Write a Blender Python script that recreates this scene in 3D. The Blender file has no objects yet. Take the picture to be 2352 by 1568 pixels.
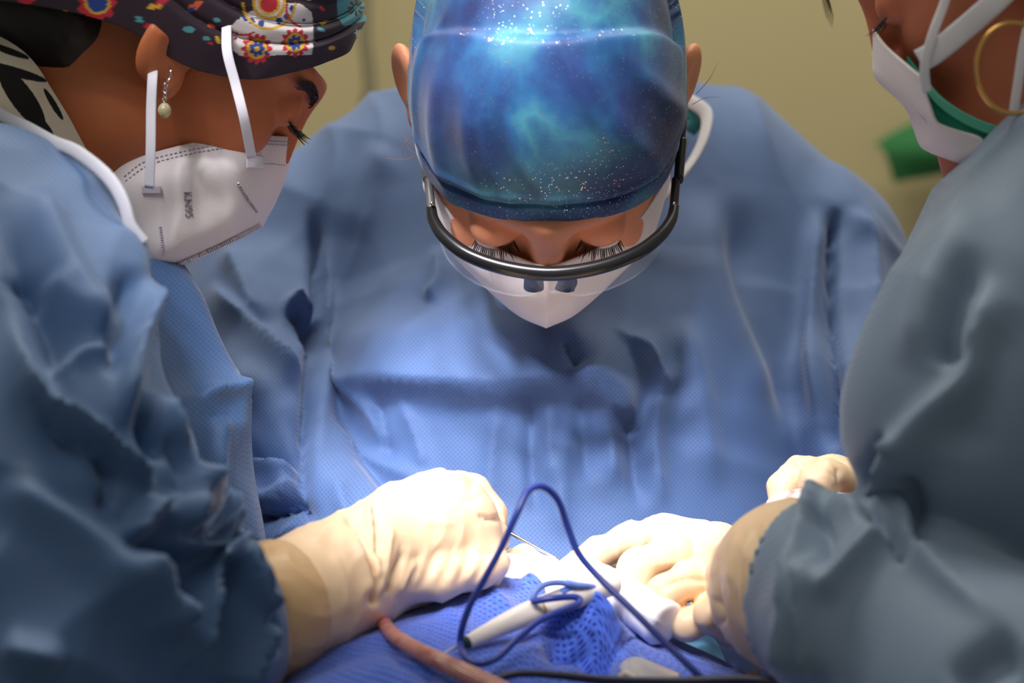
import bpy, math, random
import numpy as np
from mathutils import Matrix, Vector

random.seed(7)
rng = np.random.default_rng(7)
scene = bpy.context.scene
C = scene.collection

# ------------------------------------------------------------------ camera
LENS, SENSOR = 69.0, 36.0
FPX = 2352 * LENS / SENSOR
TILT = math.radians(12.0)
CAM = np.array([0.0, -1.2, 1.40])
cam_d = bpy.data.cameras.new('camera')
cam = bpy.data.objects.new('camera', cam_d)
C.objects.link(cam)
cam.location = CAM
cam.rotation_euler = (math.radians(90) - TILT, 0, 0)
cam_d.lens = LENS
cam_d.sensor_width = SENSOR
cam_d.clip_start = 0.05
cam_d.dof.use_dof = True
cam_d.dof.focus_distance = 1.17
cam_d.dof.aperture_fstop = 4.6
scene.camera = cam

# ------------------------------------------------------------------ world, lights, exposure
world = bpy.data.worlds.new('world')
scene.world = world
world.use_nodes = True
bg = world.node_tree.nodes['Background']
bg.inputs['Color'].default_value = (1.0, 0.93, 0.80, 1)
bg.inputs['Strength'].default_value = 0.20

def light(name, kind, loc, target, power, color, **kw):
    d = bpy.data.lights.new(name, kind)
    d.energy = power
    d.color = color
    for k, v in kw.items():
        setattr(d, k, v)
    o = bpy.data.objects.new(name, d)
    C.objects.link(o)
    o.location = loc
    dr = Vector(target) - Vector(loc)
    o.rotation_euler = dr.to_track_quat('-Z', 'Y').to_euler()
    o['label'] = kw.get('label', name)
    return o

# the surgical lamp over the table: a ring of narrow beams that all meet on the hands
LAMP_C = (-0.28, -0.72, 2.25)
for _k in range(6):
    _a = _k * math.pi / 3 + 0.4
    light('surgical_lamp', 'SPOT', (LAMP_C[0] + 0.30 * math.cos(_a), LAMP_C[1] + 0.24 * math.sin(_a), LAMP_C[2]), (0.01, -0.04, 1.08), 43,
          (1.0, 0.95, 1.0), spot_size=math.radians(17), spot_blend=0.8, shadow_soft_size=0.05)
# added area lights, not known fixtures: brighten the wall and fill the near figures
light('added_fill_light', 'AREA', (0.0, 0.75, 2.8), (0, 0.9, 1.0), 46, (1.0, 0.94, 0.80), shape='RECTANGLE', size=2.4, size_y=0.5)
light('added_fill_light', 'AREA', (-0.5, -0.6, 2.8), (0, -0.2, 1.0), 5, (1.0, 0.95, 0.86), shape='RECTANGLE', size=1.2, size_y=0.6)

vs = scene.view_settings
vs.view_transform = 'Standard'
vs.look = 'None'
vs.exposure = 0.0
vs.gamma = 1.0
vs.use_curve_mapping = False

# ------------------------------------------------------------------ coordinate helpers
ct, st = math.cos(TILT), math.sin(TILT)
# camera frame (x right, y depth, z up) -> world
RW = np.array([[1, 0, 0], [0, ct, st], [0, -st, ct]])

def P(px, py, d):
    """point seen at pixel (px,py), d metres from the lens, in the camera-aligned frame"""
    return np.array([(px - 1176) / FPX * d, d, (784 - py) / FPX * d])

def PP(lst):
    return np.array([P(*p) for p in lst])

def rp(px, d):
    return px * d / FPX

def to_world(v):
    return np.asarray(v) @ RW.T + CAM

def proj(v):
    return np.stack([1176 + FPX * v[:, 0] / v[:, 1], 784 - FPX * v[:, 2] / v[:, 1]], 1)

def W2C(w):
    return (np.asarray(w) - CAM) @ RW

# ------------------------------------------------------------------ object builders
def wloc(o):
    l = Vector((0, 0, 0))
    while o is not None:
        l = l + o.location
        o = o.parent
    return np.array(l)

def thing(name, label, cat, at, group=None):
    """an Empty at the thing's base that parents its parts; at = camera-frame point"""
    o = bpy.data.objects.new(name, None)
    C.objects.link(o)
    o.location = to_world(np.array(at)[None])[0]
    o.empty_display_size = 0.02
    o['label'] = label
    o['category'] = cat
    if group:
        o['group'] = group
    return o

def tag(o, label, cat, group=None):
    o['label'] = label
    o['category'] = cat
    if group:
        o['group'] = group
    return o

def mesh_obj(name, V, F, mat, parent=None, uv=None, col=None, smooth=True, worldspace=False, origin=None):
    V = np.asarray(V, dtype=float)
    Vw = V if worldspace else to_world(V)
    if parent is not None:
        org = wloc(parent)
        off = np.zeros(3)
    else:
        org = np.array([Vw[:, 0].mean(), Vw[:, 1].mean(), Vw[:, 2].min()]) if origin is None else np.array(origin)
        off = org
    me = bpy.data.meshes.new(name)
    F = F if isinstance(F, list) else F.tolist()
    me.from_pydata((Vw - org).tolist(), [], F)
    if smooth:
        me.polygons.foreach_set('use_smooth', np.ones(len(me.polygons), bool))
    li = np.empty(len(me.loops), int)
    me.loops.foreach_get('vertex_index', li)
    if uv is not None:
        l = me.uv_layers.new(name='UVMap')
        l.data.foreach_set('uv', np.asarray(uv)[li].ravel().astype(np.float32))
    if col is not None:
        a = me.color_attributes.new(name='pattern', type='FLOAT_COLOR', domain='POINT')
        c4 = np.ones((len(V), 4), np.float32)
        c4[:, :3] = col
        a.data.foreach_set('color', c4.ravel())
    me.materials.append(mat)
    o = bpy.data.objects.new(name, me)
    C.objects.link(o)
    if parent is not None:
        o.parent = parent
    else:
        o.location = off
    me.update()
    return o

def modifier(o, kind, **kw):
    m = o.modifiers.new(kind.lower(), kind)
    for k, v in kw.items():
        setattr(m, k, v)
    return m

def catmull(pts, n, closed=False):
    pts = np.asarray(pts, float)
    m = len(pts)
    if closed:
        t = np.linspace(0, m, n, endpoint=False)
        i = np.floor(t).astype(int)
        g = lambda k: pts[(i + k) % m]
    else:
        t = np.linspace(0, m - 1, n)
        i = np.minimum(np.floor(t).astype(int), m - 2)
        ext = np.vstack([2 * pts[0] - pts[1], pts, 2 * pts[-1] - pts[-2]])
        g = lambda k: ext[i + k + 1]
    f = (t - i)[:, None]
    p0, p1, p2, p3 = g(-1), g(0), g(1), g(2)
    return 0.5 * (2 * p1 + (p2 - p0) * f + (2 * p0 - 5 * p1 + 4 * p2 - p3) * f ** 2 + (3 * p1 - p0 - 3 * p2 + p3) * f ** 3)

def grid_faces(nv, nu, wrap=False):
    i = np.arange(nv - 1)[:, None]
    j = np.arange(nu if wrap else nu - 1)[None, :]
    j1 = (j + 1) % nu
    a = i * nu + j
    b = i * nu + j1
    c = (i + 1) * nu + j1
    d = (i + 1) * nu + j
    return np.stack([a, b, c, d], -1).reshape(-1, 4)

def patch_pts(rows, nu, nv):
    """rows of (px,py,d) control points -> smooth dense grid in the camera frame"""
    R = [catmull(PP(r), nu) for r in rows]
    R = np.array(R)
    out = np.array([catmull(R[:, j], nv) for j in range(nu)]).transpose(1, 0, 2)
    return out

def patch(name, rows, nu, nv, mat, parent=None, thick=0.0, col=None, fn=None, uvs=1.0):
    G = patch_pts(rows, nu, nv)
    V = G.reshape(-1, 3)
    F = grid_faces(nv, nu)
    uu, vv = np.meshgrid(np.linspace(0, 1, nu), np.linspace(0, 1, nv))
    uv = np.stack([uu.ravel(), vv.ravel()], 1)
    if fn is not None:
        V = fn(V, uv, F)
    seg = np.linalg.norm(np.diff(G[nv // 2], axis=0), axis=1).sum()
    segv = np.linalg.norm(np.diff(G[:, nu // 2], axis=0), axis=1).sum()
    o = mesh_obj(name, V, F, mat, parent, uv=uv * np.array([seg, segv]), col=col(uv, V) if col else None)
    if thick:
        modifier(o, 'SOLIDIFY', thickness=thick, offset=0)
    return o

def frames(pts, up=None):
    T = np.gradient(pts, axis=0)
    T /= np.linalg.norm(T, axis=1)[:, None] + 1e-12
    n = np.array([0, -1, 0.3]) if up is None else np.array(up, float)
    N = []
    for t in T:
        n = n - t * (n @ t)
        if np.linalg.norm(n) < 1e-6:
            n = np.cross(t, [1, 0.2, 0])
        n = n / np.linalg.norm(n)
        N.append(n)
    N = np.array(N)
    B = np.cross(T, N)
    return T, N, B

def tube_geo(pts, r, n=90, sides=12, closed=False, flat=1.0, up=None, prof=None):
    pts = catmull(pts, n, closed)
    r = np.interp(np.linspace(0, 1, n), np.linspace(0, 1, len(np.atleast_1d(r))), np.atleast_1d(r)) if np.ndim(r) else np.full(n, r)
    if prof is not None:
        r = r * prof(np.linspace(0, 1, n))
    T, N, B = frames(pts, up)
    a = np.linspace(0, 2 * np.pi, sides, endpoint=False)
    V = pts[:, None] + r[:, None, None] * (np.cos(a)[None, :, None] * N[:, None] * flat + np.sin(a)[None, :, None] * B[:, None])
    V = V.reshape(-1, 3)
    F = grid_faces(n, sides, wrap=True).tolist()
    if closed:
        for j in range(sides):
            F.append([(n - 1) * sides + j, (n - 1) * sides + (j + 1) % sides, (j + 1) % sides, j])
    else:
        V = np.vstack([V, pts[0], pts[-1]])
        k = len(V)
        for j in range(sides):
            F.append([(j + 1) % sides, j, k - 2])
            F.append([(n - 1) * sides + j, (n - 1) * sides + (j + 1) % sides, k - 1])
    L = np.concatenate([[0], np.cumsum(np.linalg.norm(np.diff(pts, axis=0), axis=1))])
    uv = np.stack([np.repeat(L, sides), np.tile(a / 6.283, n)], 1)
    if not closed:
        uv = np.vstack([uv, [0, 0], [L[-1], 0]])
    return V, F, uv

def tube(name, pts, r, mat, parent=None, **kw):
    V, F, uv = tube_geo(np.asarray(pts, float), r, **kw)
    return mesh_obj(name, V, F, mat, parent, uv=uv)

def merge(parts):
    Vs, Fs, k = [], [], 0
    for V, F in parts:
        Vs.append(np.asarray(V))
        Fs += [[i + k for i in f] for f in (F if isinstance(F, list) else F.tolist())]
        k += len(V)
    return np.vstack(Vs), Fs

def hair_tubes(strands, r, sides=4, n=10):
    return merge([tube_geo(np.array(s), [r, r * 0.9, r * 0.2], n=n, sides=sides)[:2] for s in strands])

# ------------------------------------------------------------------ signed distance modelling
def smin(a, b, k):
    h = np.maximum(k - np.abs(a - b), 0) / k
    return np.minimum(a, b) - h * h * k * 0.25

def smax(a, b, k):
    return -smin(-a, -b, k)

def ell(p, c, r, R=None):
    q = p - np.asarray(c, np.float32)
    if R is not None:
        q = q @ np.asarray(R, np.float32)      # columns of R are the ellipsoid's axes
    r = np.asarray(r, np.float32)
    k0 = np.linalg.norm(q / r, axis=-1)
    k1 = np.linalg.norm(q / (r * r), axis=-1)
    return k0 * (k0 - 1.0) / (k1 + 1e-9)

def cone(p, a, b, ra, rb, flat=None):
    """tapered capsule; flat=(axis, factor) squashes it along an axis"""
    a = np.asarray(a, np.float32); b = np.asarray(b, np.float32)
    q = p - a
    ab = b - a
    if flat is not None:
        ax = np.asarray(flat[0], np.float32); ax = ax / np.linalg.norm(ax)
        t0 = np.clip((q @ ab) / (ab @ ab), 0, 1)
        w = q - t0[..., None] * ab
        s = (w @ ax)
        w = w + (s * (flat[1] - 1))[..., None] * ax
        return np.linalg.norm(w, axis=-1) - (ra + (rb - ra) * t0)
    t = np.clip((q @ ab) / (ab @ ab), 0, 1)
    return np.linalg.norm(q - t[..., None] * ab, axis=-1) - (ra + (rb - ra) * t)

def chain(p, pts, rs, k=0.004, flat=None):
    d = None
    for i in range(len(pts) - 1):
        e = cone(p, pts[i], pts[i + 1], rs[i], rs[i + 1], flat)
        d = e if d is None else smin(d, e, k)
    return d

def surface_nets(f, lo, hi, h):
    lo = np.array(lo, float); hi = np.array(hi, float)
    n = np.ceil((hi - lo) / h).astype(int) + 1
    xs = [lo[i] + h * np.arange(n[i]) for i in range(3)]
    D = np.empty(n, np.float32)
    yz = np.stack(np.meshgrid(xs[1], xs[2], indexing='ij'), -1).astype(np.float32)
    step = max(1, int(400000 / (n[1] * n[2])))
    for i0 in range(0, n[0], step):
        i1 = min(n[0], i0 + step)
        p = np.empty((i1 - i0, n[1], n[2], 3), np.float32)
        p[..., 0] = xs[0][i0:i1, None, None]
        p[..., 1:] = yz[None]
        D[i0:i1] = f(p.reshape(-1, 3)).reshape(i1 - i0, n[1], n[2])
    S = D < 0
    cn = n - 1
    cnt = np.zeros(cn, np.int8)
    for dx in (0, 1):
        for dy in (0, 1):
            for dz in (0, 1):
                cnt += S[dx:dx + cn[0], dy:dy + cn[1], dz:dz + cn[2]]
    act = (cnt > 0) & (cnt < 8)
    I = np.argwhere(act)
    idx = -np.ones(cn, np.int64)
    idx[act] = np.arange(len(I))
    acc = np.zeros((len(I), 3)); num = np.zeros(len(I))
    corners = [(a, b, c) for a in (0, 1) for b in (0, 1) for c in (0, 1)]
    for c0 in corners:
        for ax in range(3):
            if c0[ax] == 1:
                continue
            c1 = list(c0); c1[ax] = 1
            d0 = D[I[:, 0] + c0[0], I[:, 1] + c0[1], I[:, 2] + c0[2]]
            d1 = D[I[:, 0] + c1[0], I[:, 1] + c1[1], I[:, 2] + c1[2]]
            m = (d0 < 0) != (d1 < 0)
            t = np.where(m, d0 / np.where(m, d0 - d1, 1), 0)
            q = np.tile(np.array(c0, float), (len(I), 1))
            q[:, ax] += t
            acc[m] += q[m]; num[m] += 1
    V = lo + h * (I + acc / num[:, None])
    Fs = []
    for ax in range(3):
        o1, o2 = [(1, 2), (2, 0), (0, 1)][ax]
        sl0 = [slice(None)] * 3; sl1 = [slice(None)] * 3
        sl0[ax] = slice(0, -1); sl1[ax] = slice(1, None)
        A, B = S[tuple(sl0)], S[tuple(sl1)]
        E = np.argwhere(A != B)
        ok = (E[:, o1] > 0) & (E[:, o2] > 0) & (E[:, o1] < cn[o1]) & (E[:, o2] < cn[o2])
        E = E[ok]
        def cell(da, db):
            q = E.copy(); q[:, o1] -= da; q[:, o2] -= db
            return idx[q[:, 0], q[:, 1], q[:, 2]]
        q = np.stack([cell(1, 1), cell(0, 1), cell(0, 0), cell(1, 0)], 1)
        inside = A[E[:, 0], E[:, 1], E[:, 2]]
        q[~inside] = q[~inside][:, ::-1]
        Fs.append(q)
    F = np.vstack(Fs)
    F = F[(F >= 0).all(1)]
    return V, F

def normals(V, F):
    F = np.asarray(F)
    n = np.cross(V[F[:, 2]] - V[F[:, 0]], V[F[:, 3]] - V[F[:, 1]])
    N = np.zeros_like(V)
    for j in range(4):
        for k in range(3):
            N[:, k] += np.bincount(F[:, j], n[:, k], len(V))
    return N / (np.linalg.norm(N, axis=1)[:, None] + 1e-12)

def vnoise(p, seed=0):
    """smooth value noise in [-1,1]"""
    r = np.random.default_rng(seed)
    T = r.uniform(-1, 1, (32, 32, 32))
    i = np.floor(p).astype(int)
    f = p - i
    f = f * f * (3 - 2 * f)
    out = 0
    for a in (0, 1):
        for b in (0, 1):
            for c in (0, 1):
                w = (f[:, 0] if a else 1 - f[:, 0]) * (f[:, 1] if b else 1 - f[:, 1]) * (f[:, 2] if c else 1 - f[:, 2])
                out = out + w * T[(i[:, 0] + a) % 32, (i[:, 1] + b) % 32, (i[:, 2] + c) % 32]
    return out

def fold(q, pts, amp, w1, w2, power=None, taper=0.25):
    """cloth fold along a line: height amp, falling off over w1 to the traveller's right and w2 to the left of its run.
    q: (n,2) positions in the plane where the folds were measured"""
    pts = catmull(np.array(pts, float), max(6 * len(pts), 8))
    best = np.full(len(q), 1e9); side = np.zeros(len(q)); tt = np.zeros(len(q))
    m = len(pts) - 1
    for i in range(m):
        a, b = pts[i], pts[i + 1]
        ab = b - a
        L2 = ab @ ab + 1e-9
        t = np.clip(((q - a) @ ab) / L2, 0, 1)
        w = q - a - t[:, None] * ab
        d = np.hypot(w[:, 0], w[:, 1])
        s = ab[0] * w[:, 1] - ab[1] * w[:, 0]
        u = d < best
        best[u] = d[u]; side[u] = s[u]; tt[u] = (i + t[u]) / m
    wid = np.where(side > 0, w1, w2)     # +: right of the run as seen (y down)
    e = np.clip(np.minimum(tt, 1 - tt) / taper, 0, 1)
    e = e * e * (3 - 2 * e)
    if power is None:
        power = 1.15 + .75 * min(1.0, max(0.0, (min(w1, w2) - 14) / 20))
    prof = np.exp(-(best / wid) ** power)
    return amp * prof * e

def cloth_detail(V, F, folds, crumple=0.0015, scale=28.0, seed=3, stretch=(1, 1, 0.45)):
    N = normals(V, F)
    q = proj(V)
    view = V / np.linalg.norm(V, axis=1)[:, None]
    face = np.clip(-(N * view).sum(1) * 3.0 + 0.35, 0, 1)
    D = np.zeros(len(V))
    for f in folds:
        D += fold(q, *f[:4], **(f[4] if len(f) > 4 else {}))
    D *= face
    sp = V * scale * np.array(stretch)
    n1 = vnoise(sp + 11.3, seed); n2 = vnoise(sp * 2.3 + 5.1, seed + 1)
    D += crumple * ((1 - np.abs(n1) * 2) * 0.6 + (1 - np.abs(n2) * 2) * 0.3)
    # straight sharp creases: bent triangle waves that come and go
    r = np.random.default_rng(seed)
    for k_ in range(7):
        an = r.uniform(0, np.pi)
        dr = np.array([math.cos(an), .35 * r.uniform(-1, 1), math.sin(an)])
        ph = (V @ dr) * scale * r.uniform(.5, 1.4) + 1.1 * vnoise(V * scale * .5, seed + 20 + k_) + r.uniform(0, 9)
        tri = 2 * np.abs(ph - np.floor(ph + .5))
        m = np.clip(vnoise(V * scale * .45 + 7 * k_, seed + 40 + k_) * 2.4 - .45, 0, 1)
        D += crumple * 2.6 * ((1 - tri) ** 2.2) * m
    V2 = V + N * D[:, None]
    return V2

def sdf_obj(name, f, lo, hi, h, mat, parent=None, folds=None, crumple=0.0, scale=28.0, seed=3, fn=None, stretch=(1, 1, 0.45), col=None):
    V, F = surface_nets(f, lo, hi, h)
    if folds is not None or crumple:
        V = cloth_detail(V, F, folds or [], crumple, scale, seed, stretch)
    if fn is not None:
        V = fn(V, F)
    uv = V[:, [0, 2]]
    return mesh_obj(name, V, F, mat, parent, uv=uv, col=col(V) if col else None)

def box_of(pts, rs, pad=0.01):
    pts = np.array(pts); rs = np.array(rs)[:, None]
    return (pts - rs).min(0) - pad, (pts + rs).max(0) + pad

# ------------------------------------------------------------------ materials
def srgb(r, g, b):
    f = lambda c: (c / 255 / 12.92) if c / 255 <= 0.04045 else ((c / 255 + 0.055) / 1.055) ** 2.4
    return (f(r), f(g), f(b), 1)

def mat(name, color, rough=0.6, metal=0.0, sss=0.0, sheen=0.0, trans=0.0, ior=1.45, alpha=1.0, spec=0.5, coat=0.0):
    m = bpy.data.materials.new(name)
    m.use_nodes = True
    b = m.node_tree.nodes['Principled BSDF']
    b.inputs['Base Color'].default_value = color
    b.inputs['Roughness'].default_value = rough
    b.inputs['Metallic'].default_value = metal
    b.inputs['IOR'].default_value = ior
    b.inputs['Specular IOR Level'].default_value = spec
    b.inputs['Transmission Weight'].default_value = trans
    b.inputs['Alpha'].default_value = alpha
    b.inputs['Coat Weight'].default_value = coat
    if sss:
        b.inputs['Subsurface Weight'].default_value = sss
        b.inputs['Subsurface Radius'].default_value = (1.0, 0.35, 0.2)
        b.inputs['Subsurface Scale'].default_value = 0.006
    if sheen:
        b.inputs['Sheen Weight'].default_value = sheen
        b.inputs['Sheen Roughness'].default_value = 0.5
    return m

class NT:
    def __init__(s, m):
        s.t = m.node_tree; s.b = s.t.nodes['Principled BSDF']
    def n(s, kind, **kw):
        o = s.t.nodes.new(kind)
        for k, v in kw.items():
            if k in o.inputs:
                o.inputs[k].default_value = v
            else:
                setattr(o, k, v)
        return o
    def l(s, a, b):
        s.t.links.new(a, b)
    def ramp(s, fac, stops):
        r = s.n('ShaderNodeValToRGB')
        e = r.color_ramp.elements
        while len(e) < len(stops):
            e.new(0.5)
        for k, (p, c) in enumerate(stops):
            e[k].position = p; e[k].color = c
        s.l(fac, r.inputs['Fac'])
        return r
    def bump(s, h, strength, dist, prev=None):
        b = s.n('ShaderNodeBump')
        b.inputs['Strength'].default_value = strength
        b.inputs['Distance'].default_value = dist
        s.l(h, b.inputs['Height'])
        if prev is not None:
            s.l(prev.outputs[0], b.inputs['Normal'])
        return b
    def mix(s, fac, a, b, mode='MIX'):
        m = s.n('ShaderNodeMix', data_type='RGBA', blend_type=mode)
        for sock, v in ((m.inputs[0], fac), (m.inputs[6], a), (m.inputs[7], b)):
            if hasattr(v, 'is_output'):
                s.l(v, sock)
            else:
                sock.default_value = v
        return m.outputs[2]
    def math(s, op, a, b=0.0):
        m = s.n('ShaderNodeMath', operation=op)
        for sock, v in ((m.inputs[0], a), (m.inputs[1], b)):
            if hasattr(v, 'is_output'):
                s.l(v, sock)
            else:
                sock.default_value = v
        return m.outputs[0]

def emboss(m, scale, base, dark, bump=0.25, dist=0.0006, noise=18.0):
    """nonwoven fabric: a fine staggered grid of embossed dots"""
    k = NT(m)
    uv = k.n('ShaderNodeUVMap')
    mp = k.n('ShaderNodeMapping')
    mp.inputs['Rotation'].default_value = (0, 0, math.radians(45))
    k.l(uv.outputs[0], mp.inputs['Vector'])
    v = k.n('ShaderNodeTexVoronoi', voronoi_dimensions='2D')
    v.inputs['Scale'].default_value = scale
    v.inputs['Randomness'].default_value = 0.0
    k.l(mp.outputs[0], v.inputs['Vector'])
    r = k.ramp(v.outputs['Distance'], [(0.15, (0, 0, 0, 1)), (0.42, (1, 1, 1, 1))])
    nz = k.n('ShaderNodeTexNoise'); nz.inputs['Scale'].default_value = noise; nz.inputs['Detail'].default_value = 4
    tc = k.n('ShaderNodeTexCoord')
    k.l(tc.outputs['Object'], nz.inputs['Vector'])
    c0 = k.mix(r.outputs[0], dark, base)
    k.l(k.mix(k.math('MULTIPLY', nz.outputs[0], 0.35), c0, tuple(0.8 * x for x in base[:3]) + (1,)), k.b.inputs['Base Color'])
    b = k.bump(r.outputs[0], bump, dist)
    k.l(b.outputs[0], k.b.inputs['Normal'])
    return m

GOWN = mat('blue_nonwoven_gown', srgb(84, 128, 186), rough=0.62, sheen=0.25, spec=0.35)
emboss(GOWN, 480, srgb(82, 112, 162), srgb(60, 88, 140))
GOWN2 = mat('teal_blue_gown', srgb(78, 116, 156), rough=0.55, sheen=0.2, spec=0.4)
emboss(GOWN2, 480, srgb(70, 104, 150), srgb(56, 88, 136), bump=0.15)
GOWN3 = mat('grey_blue_gown', srgb(102, 126, 144), rough=0.55, sheen=0.2, spec=0.4)
emboss(GOWN3, 480, srgb(122, 144, 170), srgb(108, 130, 158), bump=0.15)
BIND = mat('white_gown_binding', srgb(180, 182, 192), rough=0.8)
GLOVE = mat('cream_latex', srgb(236, 206, 168), rough=0.42, sss=0.25, spec=0.45)
k = NT(GLOVE)
nz = k.n('ShaderNodeTexNoise'); nz.inputs['Scale'].default_value = 260; nz.inputs['Detail'].default_value = 3
tc = k.n('ShaderNodeTexCoord'); k.l(tc.outputs['Object'], nz.inputs['Vector'])
k.l(k.bump(nz.outputs[0], 0.12, 0.0006).outputs[0], k.b.inputs['Normal'])
def skin(name, c, c2):
    m = mat(name, c, rough=0.48, sss=0.35, spec=0.4)
    k = NT(m)
    tc = k.n('ShaderNodeTexCoord')
    nz = k.n('ShaderNodeTexNoise'); nz.inputs['Scale'].default_value = 30; nz.inputs['Detail'].default_value = 5
    k.l(tc.outputs['Object'], nz.inputs['Vector'])
    k.l(k.mix(k.math('MULTIPLY', nz.outputs[0], 0.7), c, c2), k.b.inputs['Base Color'])
    n2 = k.n('ShaderNodeTexNoise'); n2.inputs['Scale'].default_value = 700
    k.l(tc.outputs['Object'], n2.inputs['Vector'])
    k.l(k.bump(n2.outputs[0], 0.15, 0.0004).outputs[0], k.b.inputs['Normal'])
    return m
SKIN_C = skin('warm_tan_skin', srgb(232, 164, 126), srgb(220, 138, 100))
SKIN_L = skin('brown_skin', srgb(204, 124, 78), srgb(178, 96, 58))
SKIN_R = skin('rosy_brown_skin', srgb(204, 126, 92), srgb(178, 100, 72))
MASK = mat('white_mask_fabric', srgb(240, 232, 232), rough=0.85, sss=0.15)
emboss(MASK, 700, srgb(242, 234, 234), srgb(232, 222, 224), bump=0.1, dist=0.0003)
MASKD = mat('pressed_weld', srgb(190, 182, 196), rough=0.8)
STRAP = mat('white_elastic', srgb(226, 226, 234), rough=0.85)
DARK = mat('dark_hair', srgb(28, 20, 18), rough=0.55)
LASH = mat('black_lash', srgb(16, 12, 12), rough=0.6)

# ------------------------------------------------------------------ the room
def box_geo(lo, hi):
    x0, y0, z0 = lo; x1, y1, z1 = hi
    V = np.array([[x0, y0, z0], [x1, y0, z0], [x1, y1, z0], [x0, y1, z0], [x0, y0, z1], [x1, y0, z1], [x1, y1, z1], [x0, y1, z1]])
    F = [[0, 3, 2, 1], [4, 5, 6, 7], [0, 1, 5, 4], [1, 2, 6, 5], [2, 3, 7, 6], [3, 0, 4, 7]]
    return V, F

def struct(name, lo, hi, m):
    V, F = box_geo(lo, hi)
    o = mesh_obj(name, V, F, m, smooth=False, worldspace=True)
    o['kind'] = 'structure'
    return o

WALL = mat('olive_beige_paint', srgb(178, 166, 122), rough=0.9, spec=0.2)
k = NT(WALL)
tc = k.n('ShaderNodeTexCoord'); nz = k.n('ShaderNodeTexNoise'); nz.inputs['Scale'].default_value = 1.6; nz.inputs['Detail'].default_value = 2
k.l(tc.outputs['Object'], nz.inputs['Vector'])
k.l(k.mix(nz.outputs[0], srgb(192, 180, 142), srgb(178, 166, 126)), k.b.inputs['Base Color'])
FLOORM = mat('grey_vinyl', srgb(120, 122, 118), rough=0.5)
struct('wall_back', (-3, 1.5, 0), (3, 1.62, 2.9), WALL)
struct('floor', (-3, -2.5, -0.1), (3, 1.62, 0), FLOORM)
CORD_GREY = mat('grey_rubber', srgb(118, 112, 88), rough=0.7)
o = tube('hanging_cable', PP([(800, -560, 2.58), (835, -200, 2.58), (838, 60, 2.58), (846, 150, 2.58), (850, 260, 2.58), (840, 420, 2.58), (850, 2500, 2.55)]), 0.009, CORD_GREY, n=120)
tag(o, 'grey cable hanging down the beige wall behind the two surgeons', 'cable')
GREEN = mat('green_cotton', srgb(44, 110, 62), rough=0.85)
GREENL = mat('light_green_cotton', srgb(128, 156, 66), rough=0.85)

# ------------------------------------------------------------------ people: roots
DC = 1.20          # centre head distance
person_c = thing('person', 'person in the middle bowed over the table, wearing blue tie-dye cap and blue gown', 'person', P(1290, 1500, 1.50))
person_l = thing('person', 'person on the left in profile, wearing flower-print head cover, white mask and blue gown', 'person', P(60, 1500, 1.2))
person_r = thing('person', 'person at the right edge wearing two face masks and a greyish blue gown', 'person', P(2400, 1500, 1.0))

# ------------------------------------------------------------------ gown of the middle person
def gown_c(p):
    fl = ((0, 1, 0), 1.55)
    t = chain(p, PP([(1290, 560, 1.50), (1300, 800, 1.465), (1300, 1150, 1.395), (1300, 1500, 1.35)]),
              [rp(430, 1.5), rp(560, 1.465), rp(600, 1.395), rp(625, 1.35)], 0.05, flat=fl)
    sh = chain(p, PP([(690, 590, 1.50), (960, 470, 1.52), (1280, 420, 1.53), (1620, 470, 1.52), (1850, 620, 1.50)]),
               [rp(215, 1.5), rp(200, 1.52), rp(195, 1.53), rp(205, 1.52), rp(220, 1.5)], 0.06)
    d = smin(t, sh, 0.07)
    la = chain(p, PP([(650, 610, 1.50), (620, 800, 1.44), (610, 1000, 1.36), (680, 1180, 1.30), (900, 1260, 1.24)]),
               [rp(225, 1.5), rp(205, 1.44), rp(180, 1.36), rp(150, 1.30), rp(95, 1.24)], 0.03)
    ra = chain(p, PP([(1855, 615, 1.49), (1900, 800, 1.44), (1960, 980, 1.36), (2060, 1130, 1.27)]),
               [rp(222, 1.49), rp(180, 1.44), rp(170, 1.36), rp(110, 1.27)], 0.03)
    d = smin(d, la, 0.012)
    d = smin(d, ra, 0.012)
    # open neck
    nk = cone(p, P(1290, 300, 1.50), P(1290, 60, 1.55), 0.062, 0.075)
    return smax(d, -nk, 0.012)

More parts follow.
